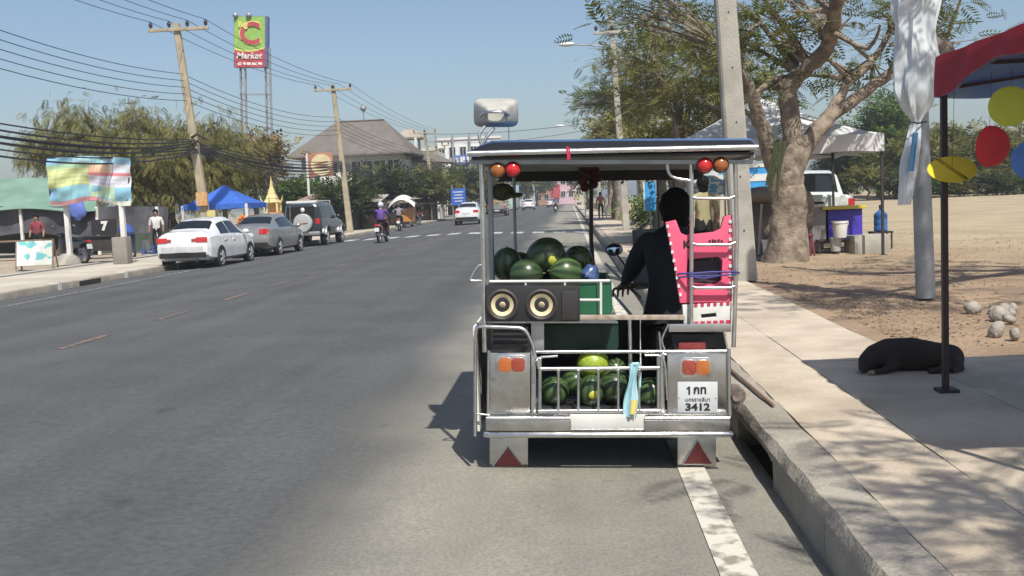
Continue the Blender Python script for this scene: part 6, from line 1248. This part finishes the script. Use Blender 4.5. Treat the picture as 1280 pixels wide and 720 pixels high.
mb = MB(); [mb.ell((rs.uniform(-.6, .3), rs.uniform(-.2, .2), .95+rs.uniform(-.1, .3)), (.08, .07, .08), 8, 6) for k in range(46)]; mb.build('flowers', mat('marigold', (.62, .25, .03), .8, c2=(.5, .1, .03), scale=12), fb)

# ------------------------------------------------------------------ houses and shops on the far side
WW = mat('white_wall', (.66, .65, .61), .85, c2=(.56, .55, .51), scale=.8, detail=6); RFT = mat('grey_brown_roof', (.155, .135, .115), .85, c2=(.12, .105, .09), scale=1.5, bump=.4, bscale=7); WGL = mat('dark_window', (.03, .035, .04), .1, spec=.6)
def window(par, x, y, z, w_, h, fm=None):
    mb = MB(); t = .07
    for cx, cz, sx, sz_ in ((x, z+h/2, w_+2*t, t), (x, z-h/2, w_+2*t, t), (x-w_/2-t/2, z, t, h), (x+w_/2+t/2, z, t, h), (x, z, t*.7, h)): mb.box((cx, y-.03, cz), (sx, .1, sz_))
    f = mb.build('window', fm or M['white'], par); mb = MB(); mb.box((x, y+.0, z), (w_, .03, h)); mb.build('pane', WGL, f); return f
YH = 92.; hx0, hx1 = P(372, 200, YH).x, P(505, 200, YH).x; he = P(430, 190, YH).z; hr = P(450, 148, YH).z
hs_ = thing('hip_roof_house', 'two storey white house with a large grey brown hip roof', 'house', ((hx0+hx1)/2, YH+4, .1)); hw = (hx1-hx0)/2
mb = MB(); mb.box((0, 0, he/2), (hw*2-.6, 8, he)); wl = mb.build('wall', WW, hs_)
rx0, rx1 = P(420, 150, YH+4).x-hs_.location.x, P(480, 150, YH+4).x-hs_.location.x
e_ = he-.1; ox = hw+.8; oy = 5.0
mb = MB(); mb.add([(-ox, -oy, e_-.25), (ox, -oy, e_-.25), (ox, oy, e_-.25), (-ox, oy, e_-.25), (rx0, 0, hr), (rx1, 0, hr), (-ox, -oy, e_-.4), (ox, -oy, e_-.4), (ox, oy, e_-.4), (-ox, oy, e_-.4)], [(0, 1, 5, 4), (1, 2, 5), (2, 3, 4, 5), (3, 0, 4), (0, 6, 7, 1), (1, 7, 8, 2), (2, 8, 9, 3), (3, 9, 6, 0), (9, 8, 7, 6)]); rf_ = mb.build('roof', RFT, hs_, smooth=False)
mb = MB(); mb.bar((rx0, 0, hr+.03), (rx1, 0, hr+.03), .3, .1); mb.build('ridge_cap', RFT, rf_); mb = MB(); mb.tube([(rx0+2.6, 0, hr-.1), (rx0+2.6, 0, hr+1.0)], .06, 6); mb.ell((rx0+2.6, 0, hr+1.15), (.3, .3, .3), 12, 8); mb.build('rooftop_tank', M['galv'], rf_)
for x in (-hw*.8, -hw*.35, hw*.12, hw*.3, hw*.55, hw*.8): window(hs_, x, -4.02, he-1.6, .95, 1.3)
for x in (-hw*.7, 0, hw*.6): window(hs_, x, -4.02, 1.9, 1.3, 1.4)
mb = MB(); mb.box((-hw*.5, -4.7, he-2.95), (hw*1.0, 1.5, .2)); mb.build('balcony_floor', WW, hs_); mb = MB(); [mb.bar((-hw+k*.42, -5.4, he-2.85), (-hw+k*.42, -5.4, he-2.0), .07, .07) for k in range(int(hw*1.0/.42)+1)]; mb.bar((-hw, -5.4, he-1.97), (.0, -5.4, he-1.97), .09, .09); mb.build('balcony_rail', M['white'], hs_)
mb = MB(); mb.box((-hw+1.2, -4.2, he-1.5), (1.5, .25, 2.2)); mb.build('recess', mat('grey_board', (.22, .22, .22), .9), hs_)  # plain grey box on the upper front wall
th = thing('tower_house', 'narrow white house with a small rooftop pavilion beside the hip roof', 'house', (P(520, 230, 100).x, 101, .1)); ht = P(515, 205, 100).z; 
mb = MB(); mb.box((0, 0, ht/2), (4.6, 4, ht)); mb.build('wall', WW, th); 
for x in (-1.2, .2):
    for y in (-1.2, 1.2): mb = MB(); mb.bar((x, y, ht), (x, y, ht+2.4), .22, .22); mb.build('pavilion_post', WW, th)
mb = MB(); mb.lathe([(1.7, ht+2.3), (1.75, ht+2.45), (.7, ht+3.2), (.05, ht+3.35)], 4, (-.5, 0, 0), Matrix.Rotation(R_(45), 3, 'Z')); mb.build('pavilion_roof', mat('pale_roof', (.36, .31, .26), .85), th, smooth=False)
mb = MB(); mb.add([(-.2, -3, ht+.2), (3.9, -3, ht-.2), (3.9, 3, ht-.2), (-.2, 3, ht+.2), (.2, 0, ht+1.3), (1.6, 0, ht+1.0)], [(0, 1, 5, 4), (1, 2, 5), (2, 3, 4, 5), (3, 0, 4), (0, 3, 2, 1)]); mb.build('roof', RFT, th, smooth=False)
for x in (-1.5, 0, 1.5):
    for z in (ht-1.3, ht-4): window(th, x, -2.02, z, .8, 1.2)
def block(name, label, px0, px1, py, Y, dep, m, rows, cols, wm=None, extra=0.):
    a, b_ = P(px0, py, Y), P(px1, py, Y); t = thing(name, label, 'building', ((a.x+b_.x)/2, Y+dep/2, .1)); w_ = b_.x-a.x; h = a.z-.1
    mb = MB(); mb.box((0, 0, h/2), (w_, dep, h)); mb.build('wall', m, t); mb = MB(); mb.box((0, -dep/2+.1, h+.15), (w_+.3, .5, .3)); mb.build('parapet', WW, t)
    for r in range(rows):
        for c in range(cols): window(t, -w_/2+w_*(c+.5)/cols, -dep/2-.02, h-1.6-r*3.0, min(1.6, w_/cols*.55), 1.4, wm)
    return t, w_, h
b1, w1, h1 = block('shop_building', 'long white flat roofed building with a blue sign band', 545, 625, 176, 135, 10, mat('bright_wall', (.72, .72, .70), .8), 1, 6)
mb = MB(); mb.box((w1*.1, -5.15, h1-2.6), (w1*.7, .2, 1.2)); mb.build('sign_band', mat('blue_band', (.10, .16, .50), .5), b1); 
for i in range(7): mb = MB(); mb.box((w1*.1-2.4+.8*i, -5.27, h1-2.6+.05*(i % 3)), (.5+.1*(i % 2), .03, .55+.12*(i % 3))); mb.build('print_mark', SW, b1)
for k in range(4): mb = MB(); mb.bar((-w1/2+2.2*k, -5.4, 0), (-w1/2+2.2*k, -5.4, h1+.6), .22, .22); mb.build('pilaster', M['galv'], b1)
b2, *_x = block('shop_building', 'white building block behind the roadside trees', 500, 545, 190, 118, 8, WW, 2, 4)
b3, w3, h3 = block('shop_building', 'pink shophouse closing the far end of the road', 688, 718, 219, 250, 10, mat('pink_wall', (.62, .42, .50), .8), 2, 3)
mb = MB(); mb.add([(-w3/2-.2, -5.2, h3+.3), (w3/2+.2, -5.2, h3+.3), (0, -5.2, h3+1.6), (-w3/2-.2, -4.6, h3+.3), (w3/2+.2, -4.6, h3+.3), (0, -4.6, h3+1.6)], [(0, 1, 2), (5, 4, 3), (0, 3, 4, 1), (1, 4, 5, 2), (2, 5, 3, 0)]); mb.build('gable', MATS['pink_wall'], b3); mb = MB(); mb.box((-2.0, -5.6, 3.2), (2.6, .2, 3.0)); mb.build('red_sign', SRD, b3)
b4, *_x = block('shop_building', 'orange brown shophouse left of the pink one', 668, 687, 222, 240, 10, mat('orange_wall', (.42, .24, .14), .8), 2, 2)
b5, *_x = block('shop_building', 'pale grey shophouse beyond the distant traffic', 640, 668, 229, 225, 10, mat('grey_wall', (.40, .42, .42), .8), 2, 3)
b6, *_x = block('shop_building', 'cream shophouse beside the pink one at the right', 718, 738, 229, 215, 8, mat('cream_wall', (.50, .45, .34), .8), 2, 2)
b7, *_x = block('shop_building', 'white shophouse over the loaded pickup far down the road', 612, 642, 218, 185, 9, WW, 2, 3)
mb = MB(); mb.box((0, -5.2, 3.4), (6, .2, 1.4)); mb.build('sign_band', mat('pale_blue_band', (.30, .42, .55), .6), b7)
bu = thing('bus', 'pale green and white bus far down the road', 'bus', (-9.2, 160, ZR(-9.2))); mb = MB(); mb.box((0, 0, 1.75), (2.4, 9, 2.7)); mb.build('body', mat('bus_green', (.45, .58, .52), .4), bu, bevel=.12); mb = MB(); mb.box((0, -4.52, 2.35), (2.0, .05, .9)); mb.build('rear_window', WGL, bu); mb = MB(); mb.box((0, -.2, 3.15), (2.2, 8.4, .12)); mb.build('roof_strip', M['white'], bu)
for s in (-1, 1):
    mb = MB(); mb.box((s*1.0, -4.52, 1.1), (.2, .05, .3)); mb.build('tail_light', M['red'], bu)
    for y in (-2.8, 2.8): wheel_parts(bu, (s*1.08, y, .48), .48, .26, 6, M['alum'], car=True)
# low shops beside the second pole
def shop(label, px0, px1, pytop, Y, dep, roofm, wallm, awn=True):
    a, b_ = P(px0, pytop, Y), P(px1, pytop, Y); t = thing('roadside_shop', label, 'shop', ((a.x+b_.x)/2, Y+dep/2, ZL)); w_ = b_.x-a.x; h = a.z-ZL
    mb = MB(); mb.box((0, dep*.25, (h-.1)/2), (w_*.96, dep*.5, h-.1)); mb.build('wall', wallm, t)
    mb = MB(); mb.sheet(lambda u, v: (-w_/2-.1+(w_+.2)*u, -dep/2-.1+(dep+.2)*v, h-.25+.45*v+.02*math.sin(u*50)), 24, 4, (0, 0, -.04)); mb.build('roof', roofm, t)
    for x in (-1, 1): mb = MB(); mb.bar((x*w_*.46, -dep*.42, 0), (x*w_*.46, -dep*.42, h-.25), .09, .09); mb.build('post', M['wood'], t)
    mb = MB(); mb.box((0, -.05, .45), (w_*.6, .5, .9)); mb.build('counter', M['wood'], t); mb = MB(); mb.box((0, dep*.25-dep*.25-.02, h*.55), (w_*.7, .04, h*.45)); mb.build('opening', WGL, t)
    return t
redr = mat('rusty_red_roof', (.26, .10, .08), .8, c2=(.36, .3, .27), scale=1.5)
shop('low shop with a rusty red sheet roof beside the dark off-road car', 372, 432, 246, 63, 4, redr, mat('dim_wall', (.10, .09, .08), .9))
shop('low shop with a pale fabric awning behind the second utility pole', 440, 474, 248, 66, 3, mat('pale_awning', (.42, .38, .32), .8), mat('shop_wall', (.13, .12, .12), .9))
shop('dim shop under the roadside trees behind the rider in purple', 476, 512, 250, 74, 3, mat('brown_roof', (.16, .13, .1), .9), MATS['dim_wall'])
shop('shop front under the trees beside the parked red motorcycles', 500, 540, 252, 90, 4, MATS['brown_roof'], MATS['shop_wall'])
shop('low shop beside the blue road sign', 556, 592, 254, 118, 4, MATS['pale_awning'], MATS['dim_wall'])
oc = thing('vendor_cart', 'orange vendor cart with a white arched umbrella near the parked motorcycles', 'cart', (P(507, 272, 72).x, 72, ZL)); mb = MB(); mb.box((.1, 0, .75), (1.0, .7, .95)); mb.build('cabinet', mat('orange_board', (.55, .25, .06), .6), oc, bevel=.02)
mb = MB(); mb.grid(lambda u, v: (-1.0+1.8*u, -1+2*v, 2.15-.55*(2*u-1)**2-.35*(2*v-1)**2), 12, 12); mb.build('umbrella', M['white'], oc); mb = MB(); mb.tube([(-.1, 0, 0), (-.1, 0, 2.1)], .03, 6); mb.build('pole', M['galv'], oc); mb = MB(); mb.box((.3, 0, 1.85), (1.5, 1.2, .06)); mb.build('shelf_roof', MATS['pale_awning'], oc)
for x in (-.3, .5): wheel_parts(oc, (x, -.3, .14), .14, .05, 6, M['alum'])
bs_ = thing('road_sign', 'blue rectangular road sign on a post under the trees', 'sign', (P(574, 268, 86).x, 86, ZL)); mb = MB(); mb.box((0, 0, P(574, 246, 86).z-ZL), (1.2, .05, 1.35)); sb_ = mb.build('panel', mat('sign_blue', (.04, .13, .48), .4), bs_); mb = MB(); [mb.bar((x, .08, 0), (x, .08, 2.9), .08, .08) for x in (-.5, .5)]; mb.build('post', M['galv'], bs_)
mb = MB(); [mb.box((0, -.03, P(574, 246, 86).z-ZL+.4-.25*k), (.85-.2*(k % 2), .01, .07)) for k in range(4)]; mb.build('lettering', SW, sb_)
yd = thing('warning_sign', 'yellow diamond warning sign by the distant poles', 'sign', (P(556, 268, 100).x, 98.5, ZL)); mb = MB(); mb.box((0, 0, 1.6), (.6, .03, .6), Matrix.Rotation(R_(45), 3, 'Y')); mb.build('panel', mat('sign_amber', (.55, .40, .05), .5), yd); mb = MB(); mb.bar((0, .04, 0), (0, .04, 1.6), .06, .06); mb.build('post', M['galv'], yd)
ls = thing('shop_sign', 'cream and red oval shop sign on a white frame before the house', 'sign', (P(400, 285, 70).x, 70, ZL)); zsg = P(400, 206, 70).z-ZL; mb = MB(); mb.box((.3, 0, zsg), (1.7, .1, 1.6)); pn = mb.build('panel', mat('brown_red_panel', (.40, .18, .12), .6), ls, bevel=.02); mb = MB(); mb.lathe([(.72, 0), (.72, .03)], 24, (.35, -.05, zsg), rotb); mb.build('oval', mat('cream_panel', (.68, .58, .34), .6), pn); mb = MB(); mb.bar((-.62, 0, 0), (-.62, 0, zsg+.9), .14, .14); mb.build('post', M['white'], ls); mb = MB(); [mb.bar((-.1, -.1, zsg-.15+.2*k), (.8, -.1, zsg+.0+.2*k), .02, .08) for k in range(2)]; mb.build('lettering', mat('brown_ink', (.35, .12, .06), .6), pn)
# right pavement beyond the cart
wf = thing('metal_rack', 'white metal frame rack on the far right pavement', 'rack', (P(745, 270, 70).x, 70, ZS))
for x in (-.7, .7):
    for y in (-.3, .3): mb = MB(); mb.bar((x, y, 0), (x, y, 1.5), .06, .06); mb.build('post', M['white'], wf)
for z in (.5, 1.45): mb = MB(); mb.box((0, 0, z), (1.5, .7, .05)); mb.build('shelf', M['white'], wf)
tree('low_bush', 'green bush at the foot of the trunks on the right pavement', (P(815, 275, 44).x, 44, .17), pblob(10, 815, 262, 44, 28, 12, 1.2, 90, .2), 'green', 'twig', .3, 60, .35, .05, seed=90)['category'] = 'bush'
for i, (px, Y, r) in enumerate(((826, 34, .2), (838, 37, .16), (762, 75, .3), (771, 66, .25))):
    tree('street_tree', ['grey trunked tree between the bush and the driver', 'slender dark tree beside the driver shoulder', 'far thick trunked tree beside the white rack', 'far dark tree beyond the slim poles'][i], (P(px, 272, Y).x, Y, .17), pblob(12, px, 190-4*i, Y, 28, 30, 1.6, 100+i, .3), 'dry', 'twig', .35, 60, .5, r, seed=100+i, bark=BARK)
person('person in a red brown shirt standing on the far right pavement', (P(751, 262, 66).x, 66, ZS), R_(170), 'stand', dict(shirt=mat('red_brown_cloth', (.40, .14, .10), .9), pants=blk2, short=1))

# more clutter of the stalls
dup(mt2, (P(78, 318, 32.5).x, 33.2, ZL), R_(60), 'black scooter parked behind the white board sign and billboard post', 'scooters by the stalls')
dup(mt2, (P(222, 300, 41).x, 41.2, .12), R_(100), 'black scooter parked under the drooping tree', 'scooters by the stalls')
crt = mat('blue_crate', (.05, .12, .32), .6)
for i, (px, py, Y, c_) in enumerate(((104, 312, 38, 'blue_crate'), (104, 303, 38, 'orange_board'), (186, 300, 38.5, 'blue_crate'), (236, 290, 43, 'pale_awning'), (258, 290, 45, 'orange_board'))):
    a = P(px, py, Y); top('stacked_crate', ['lower blue plastic crate beside the black food cart', 'orange crate on top of the blue one beside the food cart', 'blue crate behind the billboard post base', 'pale carton under the blue tent', 'orange crate under the blue tent behind the white sedan'][i], 'crate', lambda b: [b.box((a.x, Y, z), (.5, .36, .05)) for z in (.17+(.34 if i == 1 else 0), .29+(.34 if i == 1 else 0), .41+(.34 if i == 1 else 0))]+[b.box((a.x+sx*.22, Y+sy*.15, .29+(.34 if i == 1 else 0)), (.05, .05, .3)) for sx in (-1, 1) for sy in (-1, 1)], MATS[c_])
tb1 = thing('table', 'long low market table with goods under the green roof stall', 'table', (P(20, 310, 38).x, 38, .12)); mb = MB(); mb.box((0, 0, .72), (2.4, .8, .05)); mb.build('table_top', M['wood'], tb1)
for x in (-1.1, 1.1):
    for y in (-.35, .35): mb = MB(); mb.bar((x, y, 0), (x, y, .7), .06, .06); mb.build('leg', M['wood'], tb1)
person('person in a maroon shirt standing at the long market table', (P(44, 300, 39).x, 39.2, .12), R_(185), 'stand', dict(shirt=mat('maroon_cloth', (.22, .04, .06), .9), pants=blk2, short=1))
# ------------------------------------------------------------------ the air
hb_ = MB(); hb_.box((0, 560, 8.9), (2400, 1240, 20.6)); hz_ = hb_.build('haze', [], smooth=False)
hm = bpy.data.materials.new('haze_air'); hm.use_nodes = True; hn = hm.node_tree; hn.nodes.remove(hn.nodes['Principled BSDF'])
pv_ = hn.nodes.new('ShaderNodeVolumePrincipled'); pv_.inputs['Color'].default_value = (.86, .92, 1, 1); pv_.inputs['Density'].default_value = .0009; pv_.inputs['Anisotropy'].default_value = .2
hn.links.new(pv_.outputs[0], [n for n in hn.nodes if n.type == 'OUTPUT_MATERIAL'][0].inputs['Volume']); hz_.data.materials.append(hm)
tag(hz_, 'thin pale air haze over the whole street', 'haze', kind='stuff')
